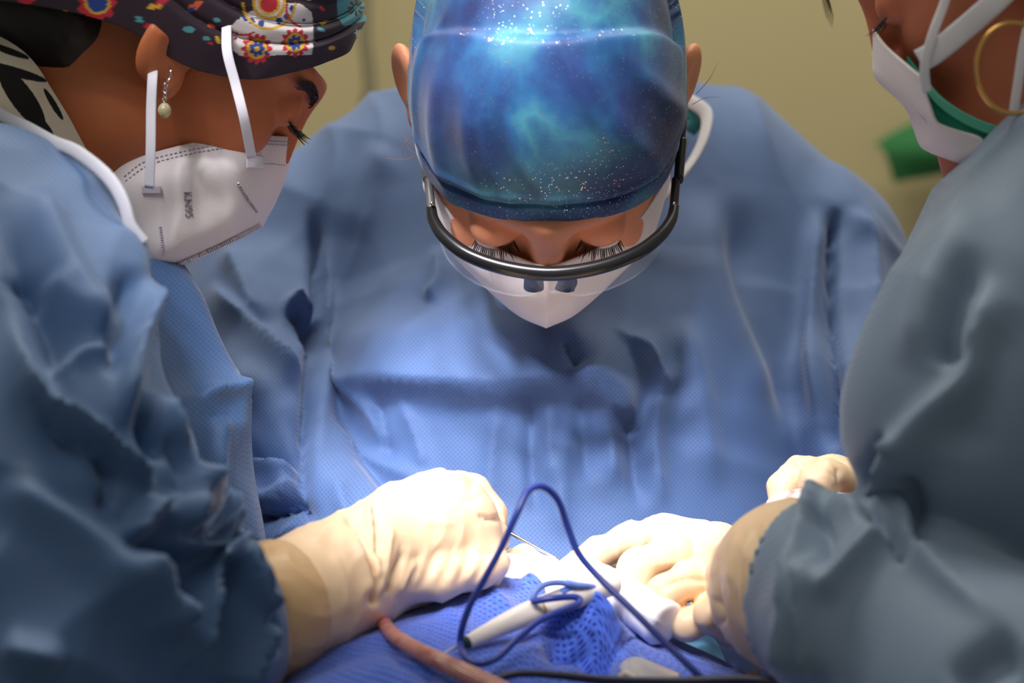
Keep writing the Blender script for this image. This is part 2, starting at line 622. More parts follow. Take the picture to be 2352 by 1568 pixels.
FC = [
    # shelf of cloth over the chest catching the lamp, sharp lip below it
    ([(720, 885), (860, 890), (1010, 900), (1160, 905), (1300, 892), (1400, 905), (1470, 950)], 0.024, 26, 110, dict(power=1.7)),
    ([(700, 800), (900, 790), (1100, 770), (1300, 790), (1480, 860)], 0.008, 60, 60),
    ([(1300, 890), (1380, 930), (1470, 962)], 0.012, 14, 50),
    # crease by the arm on the left, running the height of the gown
    ([(716, 470), (722, 640), (712, 780), (700, 950), (690, 1120), (700, 1220)], -0.012, 10, 24, dict(power=1.2, taper=0.1)),
    ([(740, 470), (752, 640), (745, 780), (730, 950), (720, 1100)], 0.007, 30, 26),
    ([(655, 690), (690, 720), (712, 760)], 0.014, 10, 16),
    ([(660, 715), (690, 750), (712, 800)], -0.012, 10, 14),
    ([(480, 640), (560, 740), (640, 830), (700, 880)], 0.012, 34, 12),
    ([(520, 560), (560, 660), (600, 760)], 0.008, 20, 30),
    ([(520, 880), (600, 900), (690, 1010)], 0.006, 40, 40),
    ([(535, 1030), (620, 1050), (700, 1062)], -0.014, 8, 22, dict(power=1.1)),
    ([(540, 1075), (620, 1080), (690, 1085)], 0.010, 18, 14),
    ([(545, 1130), (620, 1150), (700, 1100)], 0.011, 16, 22),
    ([(545, 1200), (640, 1180), (700, 1140)], -0.016, 12, 12),
    ([(540, 1240), (640, 1235), (710, 1180)], 0.012, 14, 14),
    ([(760, 1080), (800, 1180), (860, 1260)], 0.005, 18, 18),
    ([(740, 960), (820, 1040), (960, 1100), (1060, 1180)], 0.004, 30, 20),
    ([(745, 840), (800, 900), (860, 960), (905, 1060)], 0.006, 14, 30),
    ([(870, 905), (885, 990), (900, 1070)], -0.005, 8, 14),
    ([(920, 920), (960, 1000), (980, 1090)], 0.004, 20, 14),
    ([(1230, 905), (1215, 1000), (1222, 1100), (1232, 1200)], -0.006, 12, 20),
    ([(1265, 915), (1262, 1020), (1270, 1120)], 0.005, 16, 16),
    ([(1330, 905), (1340, 1000), (1350, 1120)], -0.005, 14, 14),
    ([(1385, 925), (1400, 1000), (1410, 1130)], 0.006, 18, 18),
    ([(1440, 950), (1450, 1040), (1470, 1180)], -0.006, 14, 22),
    ([(1520, 880), (1500, 1000), (1520, 1180)], 0.006, 22, 22),
    ([(1300, 805), (1310, 850), (1330, 885)], -0.006, 10, 10),
    ([(1440, 780), (1500, 850), (1540, 910)], 0.007, 12, 26),
    ([(1400, 760), (1450, 800), (1520, 840)], 0.004, 14, 20),
    ([(1610, 420), (1640, 600), (1720, 800), (1800, 980)], 0.006, 60, 60),
    ([(1690, 440), (1700, 640), (1780, 840), (1850, 1010)], -0.008, 36, 50),
    ([(1560, 720), (1600, 900), (1640, 1150)], 0.005, 34, 34),
    # arm crease on the right
    ([(1925, 470), (1908, 600), (1905, 740), (1915, 900), (1905, 1050)], -0.014, 14, 12, dict(power=1.2, taper=0.12)),
    ([(1880, 470), (1868, 620), (1870, 800), (1880, 1000)], 0.008, 24, 30),
    ([(1950, 470), (1990, 560), (2000, 700), (1990, 820)], 0.008, 16, 30),
    ([(2060, 760), (2000, 860), (1930, 980)], 0.008, 18, 18),
    ([(1000, 560), (1010, 650), (980, 700)], 0.006, 14, 24),
    ([(900, 330), (840, 420), (800, 560)], 0.004, 40, 40),
    ([(1300, 980), (1290, 1100), (1290, 1250)], 0.004, 20, 20),
    ([(1150, 930), (1130, 1040), (1120, 1200)], 0.003, 20, 20),
]
def bounds(x0, x1, y0, y1, z0, z1):
    return (x0, y0, z0), (x1, y1, z1)
lo, hi = bounds(-0.28, 0.36, 1.15, 1.70, -0.22, 0.19)
FC = [(f_[0], f_[1] * (1.4 if i_ > 1 else 1), f_[2], f_[3]) + tuple(f_[4:]) for i_, f_ in enumerate(FC)]
gc = sdf_obj('gown', gown_c, lo, hi, 0.0035, GOWN, person_c, folds=FC, crumple=0.0010, scale=15, seed=3)

# ------------------------------------------------------------------ gown of the left person
def gown_l(p):
    t = chain(p, PP([(90, 560, 1.20), (200, 800, 1.17), (270, 1050, 1.15), (290, 1300, 1.14), (290, 1650, 1.12)]),
              [rp(220, 1.2), rp(235, 1.17), rp(255, 1.15), rp(255, 1.14), rp(260, 1.12)], 0.04)
    t = smin(t, cone(p, P(90, 520, 1.22), P(-60, 460, 1.20), rp(190, 1.2), rp(240, 1.2)), 0.05)
    ua = chain(p, PP([(-40, 560, 1.06), (60, 820, 1.01), (110, 1100, 0.97), (60, 1420, 0.93)]),
               [rp(280, 1.06), rp(265, 1.01), rp(290, 0.97), rp(330, 0.93)], 0.03)
    fa = chain(p, PP([(0, 1600, 0.92), (250, 1520, 0.955), (430, 1430, 0.985), (560, 1405, 1.01)]),
               [rp(330, .92), rp(250, .955), rp(185, .985), rp(140, 1.01)], 0.02)
    ax = P(740, 1350, 1.05) - P(520, 1430, 1.00); ax /= np.linalg.norm(ax)
    fa = smax(fa, ((p - P(562, 1416, 1.008)) @ ax).astype(np.float32), 0.008)
    d = smin(t, ua, 0.012)
    d = smin(d, fa, 0.014)
    hole = cone(p, P(540, 1412, 1.004), P(700, 1380, 1.03), rp(124, 1.01), rp(140, 1.03))
    return smax(d, -hole, 0.004)

FL = [
    ([(150, 330), (230, 480), (300, 660), (318, 800), (350, 930), (400, 1100), (430, 1230)], 0.012, 60, 12, dict(taper=0.12)),
    ([(200, 340), (290, 520), (330, 680), (330, 840), (370, 960)], -0.014, 22, 30, dict(taper=0.15)),
    ([(300, 660), (285, 760), (270, 880), (262, 1010)], 0.012, 10, 34),
    ([(262, 640), (245, 780), (240, 900)], -0.006, 22, 20),
    ([(330, 780), (310, 900), (312, 1000), (350, 1080)], -0.014, 12, 18),
    ([(20, 700), (100, 920), (180, 990), (270, 1080), (330, 1140)], 0.014, 40, 12),
    ([(60, 900), (140, 1010), (220, 1060), (300, 1160)], -0.012, 30, 12),
    ([(330, 1140), (290, 1200), (265, 1265)], 0.014, 12, 26),
    ([(215, 1040), (235, 1120), (212, 1195)], -0.008, 12, 16),
    ([(0, 480), (40, 640), (110, 780), (140, 900)], -0.006, 26, 40),
    ([(60, 420), (120, 560), (180, 690), (230, 800)], 0.006, 40, 30),
    ([(100, 640), (160, 720), (255, 810)], 0.006, 26, 40),
    ([(110, 880), (180, 830), (260, 850)], 0.006, 26, 16),
    ([(0, 650), (60, 660), (90, 720)], -0.005, 18, 18),
    ([(415, 1055), (385, 1110), (366, 1180), (360, 1260)], 0.013, 8, 26),
    ([(350, 1000), (378, 1100), (362, 1160)], -0.008, 14, 14),
    ([(490, 960), (486, 1050), (478, 1230)], 0.007, 12, 20, dict(taper=0.15)),
    ([(445, 900), (500, 905), (525, 900)], 0.008, 20, 24),
    ([(380, 560), (470, 760), (520, 900), (528, 1100)], 0.006, 20, 30),
    ([(230, 400), (330, 560), (420, 780), (460, 1000)], -0.006, 60, 60),
    ([(265, 1265), (320, 1340), (360, 1400), (380, 1480)], 0.012, 40, 12),
    ([(290, 1240), (340, 1320), (362, 1390)], -0.014, 10, 26),
    ([(340, 1235), (420, 1290), (495, 1305)], 0.016, 16, 14),
    ([(330, 1260), (345, 1330), (400, 1420)], -0.012, 20, 14),
    ([(495, 1305), (450, 1320), (430, 1370), (420, 1470), (400, 1568)], 0.012, 26, 12),
    ([(515, 1260), (520, 1330), (545, 1400), (560, 1420)], 0.012, 16, 10),
    ([(560, 1410), (540, 1470), (500, 1540), (490, 1568)], 0.010, 18, 14),
    ([(470, 1330), (450, 1420), (440, 1500)], -0.008, 18, 18),
    ([(430, 1245), (480, 1235), (540, 1250)], 0.012, 12, 16),
    ([(520, 1290), (560, 1330), (590, 1400), (620, 1500)], -0.008, 14, 10),
    ([(0, 1480), (60, 1500), (130, 1520)], 0.006, 40, 30),
    ([(0, 1100), (110, 1190), (210, 1280), (300, 1400)], 0.006, 50, 50),
]
lo, hi = bounds(-0.37, -0.09, 0.80, 1.34, -0.30, 0.20)
FL = [(f_[0], f_[1] * (1.35 if i_ < 20 else 1.9), f_[2], f_[3]) + tuple(f_[4:]) for i_, f_ in enumerate(FL)]
gl = sdf_obj('gown', gown_l, lo, hi, 0.0027, GOWN2, person_l, folds=FL, crumple=0.0018, scale=12, seed=9)

# ------------------------------------------------------------------ gown of the right person
def gown_r(p):
    t = chain(p, PP([(2560, 420, 1.10), (2500, 700, 1.07), (2470, 1000, 1.05), (2480, 1300, 1.05), (2500, 1700, 1.05)]),
              [rp(280, 1.1), rp(370, 1.07), rp(430, 1.05), rp(420, 1.05), rp(420, 1.05)], 0.05)
    ua = chain(p, PP([(2480, 480, 1.02), (2360, 760, 0.99), (2270, 960, 0.98), (2300, 1150, 1.0)]),
               [rp(240, 1.02), rp(280, .99), rp(285, .98), rp(230, 1.0)], 0.04)
    fa = chain(p, PP([(2620, 1850, 0.86), (2300, 1620, 0.90), (2050, 1450, 0.95), (1925, 1370, 0.985)]),
               [rp(330, .86), rp(300, .90), rp(250, .95), rp(205, .985)], 0.02)
    ax = P(1720, 1330, 1.085) - P(1860, 1360, 1.01); ax /= np.linalg.norm(ax)
    fa = smin(fa, cone(p, P(1945, 1370, .985), P(1880, 1365, 1.0), rp(205, .985), rp(195, 1.0)), .02)
    fa = smax(fa, ((p - P(1850, 1357, 1.01)) @ ax).astype(np.float32), 0.006)
    d = smin(t, ua, 0.03)
    d = smin(d, fa, 0.012)
    hole = cone(p, P(1910, 1370, 0.99), P(1600, 1330, 1.06), rp(190, .985), rp(205, 1.06))
    return smax(d, -hole, 0.004)

FR = [
    ([(2290, 620), (2240, 760), (2230, 860), (2130, 960), (2060, 1060), (2050, 1160)], 0.010, 30, 50),
    ([(2240, 560), (2190, 760), (2180, 850)], -0.008, 30, 40),
    ([(2060, 1000), (2030, 1050), (1985, 1120)], -0.016, 16, 26),
    ([(2070, 980), (2050, 1060), (2000, 1140)], 0.010, 12, 16),
    ([(2070, 1060), (2100, 1160), (2110, 1290)], -0.010, 14, 26),
    ([(1890, 1130), (1860, 1190), (1845, 1350), (1820, 1568)], 0.010, 16, 22, dict(taper=0.1)),
    ([(1880, 1180), (1905, 1240), (1890, 1340)], -0.009, 26, 14),
    ([(1890, 1240), (1876, 1380), (1880, 1480), (1870, 1568)], 0.010, 10, 22),
    ([(2060, 1195), (1960, 1300), (1890, 1400)], 0.008, 30, 16),
    ([(1870, 1130), (1960, 1190), (2060, 1190), (2120, 1290), (2352, 1480)], 0.008, 20, 30),
    ([(1960, 1170), (2050, 1240), (2090, 1300)], -0.012, 10, 14),
    ([(2200, 1600), (2280, 1530), (2352, 1500)], -0.008, 50, 40),
    ([(2250, 440), (2150, 640), (2080, 860)], 0.005, 40, 60),
    ([(2352, 700), (2250, 900), (2200, 1060)], -0.005, 60, 60),
]
lo, hi = bounds(0.11, 0.40, 0.76, 1.22, -0.27, 0.16)
FR = [(f_[0], f_[1] * 1.3, f_[2], f_[3]) + tuple(f_[4:]) for f_ in FR]
gr = sdf_obj('gown', gown_r, lo, hi, 0.003, GOWN3, person_r, folds=FR, crumple=0.0014, scale=10, seed=21)

# ------------------------------------------------------------------ heads
class Frame:
    """head axes in the camera-aligned frame: s = to the side, f = where the face points, u = crown"""
    def __init__(s, o, f, u_hint, scale=1.0):
        s.o = np.asarray(o, float)
        f = np.asarray(f, float); s.f = f / np.linalg.norm(f)
        u = np.asarray(u_hint, float); u = u - s.f * (u @ s.f); s.u = u / np.linalg.norm(u)
        s.s = np.cross(s.f, s.u)          # the person's right-hand side
        s.M = np.stack([s.s, s.f, s.u], 1)
        s.k = scale
    def loc(s, p):
        return ((p - s.o.astype(np.float32)) @ s.M.astype(np.float32)) / s.k
    def w(s, q):
        return s.o + (np.asarray(q, float) * s.k) @ s.M.T

def head_sdf(q):
    """q: (s, f, u) metres from the head's centre"""
    a = q.copy(); a[:, 0] = np.abs(a[:, 0])
    d = ell(q, (0, -.014, .034), (.073, .093, .084))
    d = smin(d, ell(q, (0, .030, -.030), (.060, .058, .082)), .03)
    d = smin(d, cone(a, (0, .052, -.098), (.040, .005, -.075), .026, .022), .025)       # jaw
    d = smin(d, cone(a, (0, .079, .020), (.036, .066, .022), .013, .010), .02)           # brow
    d = smin(d, cone(a, (.038, .060, -.034), (.058, .020, -.018), .020, .014), .02)      # cheek
    d = smax(d, -ell(a, (.031, .094, -.003), (.019, .016, .013)), .012)                  # sockets
    d = smin(d, ell(a, (.031, .0755, -.004), (.0145, .0130, .0125)), .004)               # closed lids
    d = smin(d, cone(q, (0, .086, .010), (0, .099, -.030), .0075, .0085), .012)          # nose
    d = smin(d, ell(a, (.012, .090, -.036), (.0085, .011, .008)), .006)
    d = smin(d, ell(q, (0, .088, -.068), (.024, .010, .009)), .006)                      # lips
    # flattened a little where hair is pressed under a cap
    under = np.minimum(ell(q, (0, -.014, .010), (.072, .088, .104)), q[:, 2] - .026)
    return smax(d, under, .004)

def ear_sdf(q, side, off=(0, 0, 0), cut=9.):
    a = q - np.array(off, np.float32); a[:, 0] = a[:, 0] * side
    R = np.array([[math.cos(.45), -math.sin(.45), 0], [math.sin(.45), math.cos(.45), 0], [0, 0, 1]])
    d = ell(a, (.083, -.022, -.004), (.0075, .019, .030), R)
    d = smax(d, -ell(a, (.091, -.018, .002), (.006, .012, .020), R), .004)
    d = smin(d, ell(a, (.078, -.010, -.027), (.0065, .0085, .012)), .004)                # lobe
    return smax(d, a[:, 2] - cut, .002)

def ear_part(H, side, m, parent, name='ear', off=(0, 0, 0), cut=9.):
    pts = np.array([H.w((side * .083 + off[0], -.02 + off[1], off[2]))])
    lo = pts.min(0) - .05; hi = pts.max(0) + .05
    return sdf_obj(name, lambda p: ear_sdf(H.loc(p), side, off, cut), lo, hi, .0013, m, parent)

def cap_geo(H, zf, zs, zb, r=(.0815, .101, .118), c=(0, -.014, .010), nu=260, nv=170, top=1.0, fn=None, pw=2.3, bag=0.0, low=1.0, back=2.0):
    """knitted/woven cap around the skull: zf, zs, zb = height of its hem at forehead, sides, nape"""
    a = np.linspace(0, 2 * np.pi, nu, endpoint=False)         # 0 = forehead
    t = np.linspace(0, 1, nv)
    ca = np.cos(a)
    hem = np.where(ca > 0, zs + (zf - zs) * ca ** 2, zs + (zb - zs) * np.abs(ca) ** back)
    A, T = np.meshgrid(a, t)
    h = (hem - c[2]) / r[2]
    z = h[None] + (top - h[None]) * np.sin(T * np.pi / 2)
    rad = np.clip(1 - np.abs(z) ** pw, 0, 1) ** (1 / 2.0)
    rad = np.where(z < 0, 1 - (1 - rad) * low, rad)
    sg = lambda x: np.sign(x) * np.abs(x) ** .84
    S = sg(np.sin(A)) * r[0] * rad
    Fv = sg(np.cos(A)) * r[1] * rad
    Fv = np.where(np.cos(A) < 0, Fv * (1 + bag), Fv)
    L = np.stack([S + c[0], Fv + c[1], z * r[2] + c[2]], -1).reshape(-1, 3)
    if fn is not None:
        L = fn(L, A.ravel(), T.ravel())
    V = H.w(L)
    F = grid_faces(nv, nu, wrap=True)[:, ::-1]
    return V, F, np.stack([A.ravel() / 6.283 * 0.56, T.ravel() * 0.2], 1), L, A.ravel(), T.ravel()

def side_of_head(f, u, sdf=None):
    """how far out the head's side lies at (f, u)"""
    t = np.linspace(.095, .02, 160)
    q = np.stack([t, np.full(160, f), np.full(160, u)], 1).astype(np.float32)
    d = head_sdf(q)
    k_ = np.argmax(d < 0)
    return float(t[k_])

# ---- middle person: bowed head
PH = math.radians(67)
HC = Frame(P(1256, 248, 1.205), (0, -math.cos(PH), -math.sin(PH)), (0, -math.sin(PH), math.cos(PH)), 1.03)
def body_c(p):
    q = HC.loc(p)
    d = head_sdf(q)
    nk = cone(p, HC.w((0, -.045, -.06)), P(1290, 430, 1.50), .056, .064)
    return smin(d, nk, .03)
lo, hi = bounds(-0.09, 0.13, 1.06, 1.57, -.02, .26)
sdf_obj('body', body_c, lo, hi, .0022, SKIN_C, person_c)
for sd in (-1, 1):
    ear_part(HC, sd, SKIN_C, person_c)

CAPC = mat('tie_dye_blue_glitter_cotton', srgb(40, 100, 150), rough=0.55, sheen=0.12, spec=0.35)
k = NT(CAPC)
tc = k.n('ShaderNodeTexCoord')
n1 = k.n('ShaderNodeTexNoise'); n1.inputs['Scale'].default_value = 17; n1.inputs['Detail'].default_value = 4; n1.inputs['Roughness'].default_value = .5; n1.inputs['Distortion'].default_value = .2
n2 = k.n('ShaderNodeTexNoise'); n2.inputs['Scale'].default_value = 13; n2.inputs['Detail'].default_value = 3
mp = k.n('ShaderNodeMapping'); mp.inputs['Location'].default_value = (3.1, 1.7, .4)
k.l(tc.outputs['Object'], n1.inputs['Vector']); k.l(tc.outputs['Object'], mp.inputs['Vector']); k.l(mp.outputs[0], n2.inputs['Vector'])
r1 = k.ramp(n1.outputs[0], [(.32, srgb(14, 34, 74)), (.43, srgb(22, 60, 104)), (.52, srgb(30, 86, 126)), (.62, srgb(58, 126, 142)), (.72, srgb(26, 72, 118))])
r2 = k.ramp(n2.outputs[0], [(.38, (0, 0, 0, 1)), (.68, (1, 1, 1, 1))])
base = k.mix(k.math('MULTIPLY', r2.outputs[0], .28), r1.outputs[0], srgb(58, 62, 136))
vo = k.n('ShaderNodeTexVoronoi', voronoi_dimensions='3D'); vo.inputs['Scale'].default_value = 1000
k.l(tc.outputs['Object'], vo.inputs['Vector'])
wn = k.n('ShaderNodeTexWhiteNoise'); k.l(vo.outputs['Position'], wn.inputs['Vector'])
dots = k.math('LESS_THAN', vo.outputs['Distance'], .30)
n3 = k.n('ShaderNodeTexNoise'); n3.inputs['Scale'].default_value = 14; k.l(tc.outputs['Object'], n3.inputs['Vector'])
sel = k.math('GREATER_THAN', k.math('ADD', wn.outputs['Value'], k.math('MULTIPLY', n3.outputs[0], .45)), 1.10)
gl_ = k.math('MULTIPLY', dots, sel)
hs = k.n('ShaderNodeHueSaturation'); hs.inputs['Color'].default_value = (.55, .95, .85, 1); hs.inputs['Saturation'].default_value = .8
k.l(wn.outputs['Value'], hs.inputs['Hue'])
w2 = k.n('ShaderNodeTexWhiteNoise', noise_dimensions='3D'); k.l(vo.outputs['Color'], w2.inputs['Vector']); k.l(w2.outputs['Value'], hs.inputs['Hue'])
k.l(k.mix(gl_, base, hs.outputs[0]), k.b.inputs['Base Color'])
k.l(gl_, k.b.inputs['Metallic'])
rr = k.n('ShaderNodeMapRange'); rr.inputs['To Min'].default_value = .5; rr.inputs['To Max'].default_value = .28; k.l(gl_, rr.inputs['Value']); k.l(rr.outputs[0], k.b.inputs['Roughness'])
wv = k.n('ShaderNodeTexNoise'); wv.inputs['Scale'].default_value = 900; k.l(tc.outputs['Object'], wv.inputs['Vector'])
k.l(k.bump(wv.outputs[0], .2, .0004).outputs[0], k.b.inputs['Normal'])

def cap_c_fn(L, A, T):
    ang = (A + np.pi) % (2 * np.pi) - np.pi
    out = L / np.linalg.norm(L, axis=1)[:, None]
    d = np.zeros(len(L))
    # hem band: a folded strip with a raised seam over it
    d += -.0026 * np.exp(-((T - .095) / .012) ** 2)
    d += .0012 * np.exp(-((T - .135) / .022) ** 2)
    # tuck across the crown
    fr = L[:, 1]
    d += .005 - .007 / (1 + np.exp((fr - (.024 - 6.0 * L[:, 0] ** 2)) / .0014)) * (L[:, 2] > .05)
    # gathers running up from the seam
    w3 = L * np.array([30, 16, 16])
    d += (vnoise(w3, 5) * .0022 + vnoise(w3 * 2.4, 8) * .0009) * np.clip((T - .16) * 4, 0, 1)
    n_ = 1 - np.abs(vnoise(L * np.array([46, 12, 12]) + 3, 15)) * 2
    d += n_ * .0011 * np.clip((L[:, 1] + .0) * -30 + 1.2, 0, 1) * (L[:, 2] > .03)
    for (a0, t0, w, h) in ((.55, .30, .10, .0034), (-.62, .34, .12, .003), (.15, .30, .06, .0026), (.36, .26, .05, .0022), (.9, .24, .1, .0034), (-1.1, .36, .1, .003), (-.3, .5, .08, .002), (1.3, .3, .06, .003)):
        d += h * np.exp(-((ang - a0 - (T - t0) * .9) / w) ** 2) * np.exp(-((T - t0) / .22) ** 2)
    return L + out * d[:, None]
V, F, uv, L_, A_, T_ = cap_geo(HC, .024, -.010, -.06, r=(.0765, .0975, .115), c=(0, -.014, .008), nu=420, nv=300, fn=cap_c_fn, pw=2.6, top=1.0)
cap_c = mesh_obj('cap', V, F, CAPC, person_c, uv=uv)
modifier(cap_c, 'SOLIDIFY', thickness=.0012, offset=-1)

# ---- white mask of the middle person (fold-flat respirator), sub-parts: straps
def mask_local(H, rows, nu, nv, m, parent, thick=.0014, name='mask'):
    """half control grid (centre ridge -> side) in head axes, mirrored into a full shell"""
    full = [[(-s, f, u) for (s, f, u) in r[::-1]] + [tuple(x) for x in r[1:]] for r in rows]
    R = []
    for r in full:
        n = len(r); h = n // 2
        a = catmull(np.array(r[:h + 1]), nu // 2 + 1); b = catmull(np.array(r[h:]), nu // 2 + 1)
        R.append(np.vstack([a[:-1], b]))
    R = np.array(R)
    G = np.array([catmull(R[:, j], nv) for j in range(R.shape[1])]).transpose(1, 0, 2)
    nv_, nu_ = G.shape[:2]
    V = H.w(G.reshape(-1, 3))
    u, v = np.meshgrid(np.linspace(0, .2, nu_), np.linspace(0, .11, nv_))
    o = mesh_obj(name, V, grid_faces(nv_, nu_), m, parent, uv=np.stack([u.ravel(), v.ravel()], 1))
    modifier(o, 'SOLIDIFY', thickness=thick, offset=0)
    return o, V.reshape(nv_, nu_, 3)

def dashes(name, pts, dash, gap, r, m, parent, flat=.5):
    pts = np.asarray(pts, float)
    L = np.concatenate([[0], np.cumsum(np.linalg.norm(np.diff(pts, axis=0), axis=1))])
    s = 0; out = []
    while s + dash < L[-1]:
        seg = np.array([[np.interp(x, L, pts[:, k]) for k in range(3)] for x in (s, s + dash / 2, s + dash)])
        out.append(tube_geo(seg, r, n=4, sides=6)[:2])
        s += dash + gap
    return mesh_obj(name, *merge(out), m, parent)

def surf_pt(V, px, py, lift=.0008, tol=9):
    V = np.asarray(V).reshape(-1, 3)
    q = proj(V); d = np.hypot(q[:, 0] - px, q[:, 1] - py)
    ok = np.where(d < max(tol, d.min() + 1.5))[0]
    i = ok[np.argmin(V[ok, 1])]
    dd = V[i, 1] - lift
    return P(px, py, dd)

def on_surf(V, pix, lift=.0008, n=40, tol=9):
    pp = catmull(np.array(pix, float), n)
    return np.array([surf_pt(V, x, y, lift, tol) for x, y in pp])

def verts_c(o):
    n = len(o.data.vertices); a = np.empty(n * 3)
    o.data.vertices.foreach_get('co', a)
    return W2C(a.reshape(-1, 3) + wloc(o.parent if o.parent else o))

MR = [[(0, .102, -.006), (.014, .094, -.012), (.034, .082, -.016), (.056, .063, -.016), (.073, .036, -.014)],
      [(0, .111, -.030), (.018, .106, -.032), (.042, .088, -.036), (.062, .066, -.040), (.074, .033, -.038)],
      [(0, .115, -.056), (.018, .106, -.057), (.042, .085, -.056), (.061, .062, -.058), (.072, .029, -.058)],
      [(0, .106, -.082), (.018, .097, -.082), (.038, .078, -.080), (.054, .054, -.080), (.067, .025, -.076)],
      [(0, .084, -.104), (.018, .078, -.104), (.034, .064, -.102), (.048, .05, -.098), (.061, .022, -.090)]]
mask_c, MG = mask_local(HC, MR, 120, 60, MASK, person_c)
dashes('weld_seam', MG[4], .0022, .0014, .00035, MASKD, mask_c)
dashes('weld_seam', MG[8], .0022, .0014, .00035, MASKD, mask_c)
BLUEP = mat('faint_blue_print', srgb(196, 216, 228), rough=.85)
tube('nose_ridge', np.vstack([MG[30:46, 60] - np.array([0, .0004, 0])]), .0004, BLUEP, mask_c, n=30, sides=6)
for sd in (-1, 1):
    tube('ear_loop', HC.w([(sd * .070, .038, -.016), (sd * .0755, .028, -.004), (sd * .077, .014, .006), (sd * .074, -.002, .012)]), .0019, STRAP, mask_c, n=50, flat=.5)
    tube('ear_loop', HC.w([(sd * .067, .027, -.078), (sd * .074, .012, -.05), (sd * .079, -.002, -.02), (sd * .078, -.012, .0)]), .0019, STRAP, mask_c, n=50, flat=.5)
# lashes and brows
def lashes(H, sd, n, m, parent, length=.010, droop=-.5, name='eyelashes', r=.00022):
    st = []
    for i in range(n):
        t = i / (n - 1)
        a = (t - .5) * 2.0
        b = np.array([sd * (.031 + .0135 * math.sin(a)), .0765 + .0118 * math.cos(a) + .0005, -.0085])
        dr = np.array([sd * (.42 * math.sin(a) + .12 * math.sin(i * 5.1)), .8 * math.cos(a * .5), droop + .16 * math.sin(i * 3.7)]); dr /= np.linalg.norm(dr)
        L = length * (.72 + .28 * math.sin(i * 2.3))
        st.append(H.w([b, b + dr * L * .55, b + dr * L + np.array([0, 0, .0018])]))
    return mesh_obj(name, *hair_tubes(st, r), m, parent)
def brow(H, sd, m, parent, n=90, name='eyebrow', r=.00028, z0=.009):
    st = []
    for i in range(n):
        t = rng.uniform(0, 1)
        s_ = .014 + .036 * t
        b = np.array([sd * s_, .094 - .45 * (s_ - .012) ** 1.05 * (1 + 6 * s_), z0 + .006 * math.sin(t * 2.6) + rng.uniform(-.0035, .0035)])
        dr = np.array([sd * .8, -.25 - .5 * t, .35 * (1 - t) - .1])
        st.append(H.w([b - np.array([0, .002, 0]), b + dr * .004, b + dr * .0085]))
    return mesh_obj(name, *hair_tubes(st, r), m, parent)
for sd in (-1, 1):
    lashes(HC, sd, 30, LASH, person_c, length=.0120, droop=-.18, r=.0003)
# loose strands by the temple
st = []
for (a, b, c_) in (((962, 300), (925, 340), (930, 372)), ((968, 330), (940, 330), (922, 300)), ((966, 352), (930, 366), (880, 362)), ((972, 345), (950, 350), (930, 330)),
                   ((1600, 215), (1630, 180), (1650, 140)), ((1590, 240), (1620, 225), (1660, 222))):
    st.append([P(*a, 1.21), P(*b, 1.215), P(*c_, 1.22)])
HAIRT = mat('auburn_hair', srgb(150, 96, 66), rough=.5)
mesh_obj('hair', *hair_tubes(st[:4], .00022, n=16), HAIRT, person_c)
mesh_obj('hair', *hair_tubes(st[4:], .00022, n=16), HAIRT, person_c)

# ---- safety glasses: a thing resting on the middle person's face
glasses = thing('safety_glasses', 'clear safety glasses with thick black brow bar worn by the middle person', 'glasses', HC.w((0, .11, .0)))
BLACKP = mat('glossy_black_plastic', srgb(22, 22, 22), rough=.28, spec=.6)
GREYP = mat('grey_satin_plastic', srgb(74, 74, 72), rough=.35, spec=.6)
STEEL = mat('steel', srgb(200, 200, 205), rough=.25, metal=1)
LENSM = mat('clear_polycarbonate', (0.92, 0.95, 1.0, 1), rough=.03, spec=.8, alpha=.10)
LENSM.blend_method = 'BLEND' if hasattr(LENSM, 'blend_method') else None
bar = [(990, 476, 1.178), (997, 508, 1.170), (1022, 545, 1.160), (1075, 585, 1.150), (1160, 615, 1.143), (1266, 628, 1.140), (1372, 614, 1.143), (1460, 582, 1.150), (1512, 545, 1.160), (1540, 508, 1.170), (1549, 474, 1.178)]
o = tube('brow_bar', PP(bar), [.0030, .0036, .0040, .0041, .0041, .0041, .0040, .0036, .0030], BLACKP, glasses, n=140, sides=16, flat=1.15)
barp = catmull(PP(bar), 90)
# lens: a curved clear shield hanging from the bar towards the cheeks
down = np.array([0, .93, -.36])
G = []
for v in np.linspace(0, 1, 24):
    t = np.linspace(-1, 1, 90)
    dep = (.040 - .012 * np.abs(t) ** 3) * v
    dep = dep - .012 * v ** 2 * np.exp(-(t / .10) ** 2)
    G.append(barp + dep[:, None] * down + np.array([0, 0, 0]) - np.stack([t * .004 * v, 0 * t, .0 * t], 1))
G = np.array(G)
lens = mesh_obj('lens', G.reshape(-1, 3), grid_faces(24, 90), LENSM, glasses)
modifier(lens, 'SOLIDIFY', thickness=.0012, offset=0)
for (c_, sgn) in ((1226, 1), (1303, -1)):
    pr = [[(c_ - 21, 634, 1.152), (c_, 636, 1.150), (c_ + 21, 634, 1.152)],
          [(c_ - 22, 648, 1.160), (c_, 650, 1.158), (c_ + 22, 648, 1.160)],
          [(c_ - 24 + 3 * sgn, 660, 1.166), (c_ + 2 * sgn, 664, 1.164), (c_ + 18 + 3 * sgn, 661, 1.168)],
          [(c_ - 14, 666, 1.168), (c_, 668, 1.167), (c_ + 14, 666, 1.170)]]
    patch('nose_pad', pr, 16, 14, BLACKP, glasses, thick=.0022)
def bar_box(name, a, b, wa, wb, th, m, parent):
    """slightly tapered flat rod from a to b"""
    return tube(name, np.array([a, (a + b) / 2, b]), [wa, (wa + wb) / 2, wb], m, parent, n=24, sides=14, flat=th, up=(0, -1, 0))
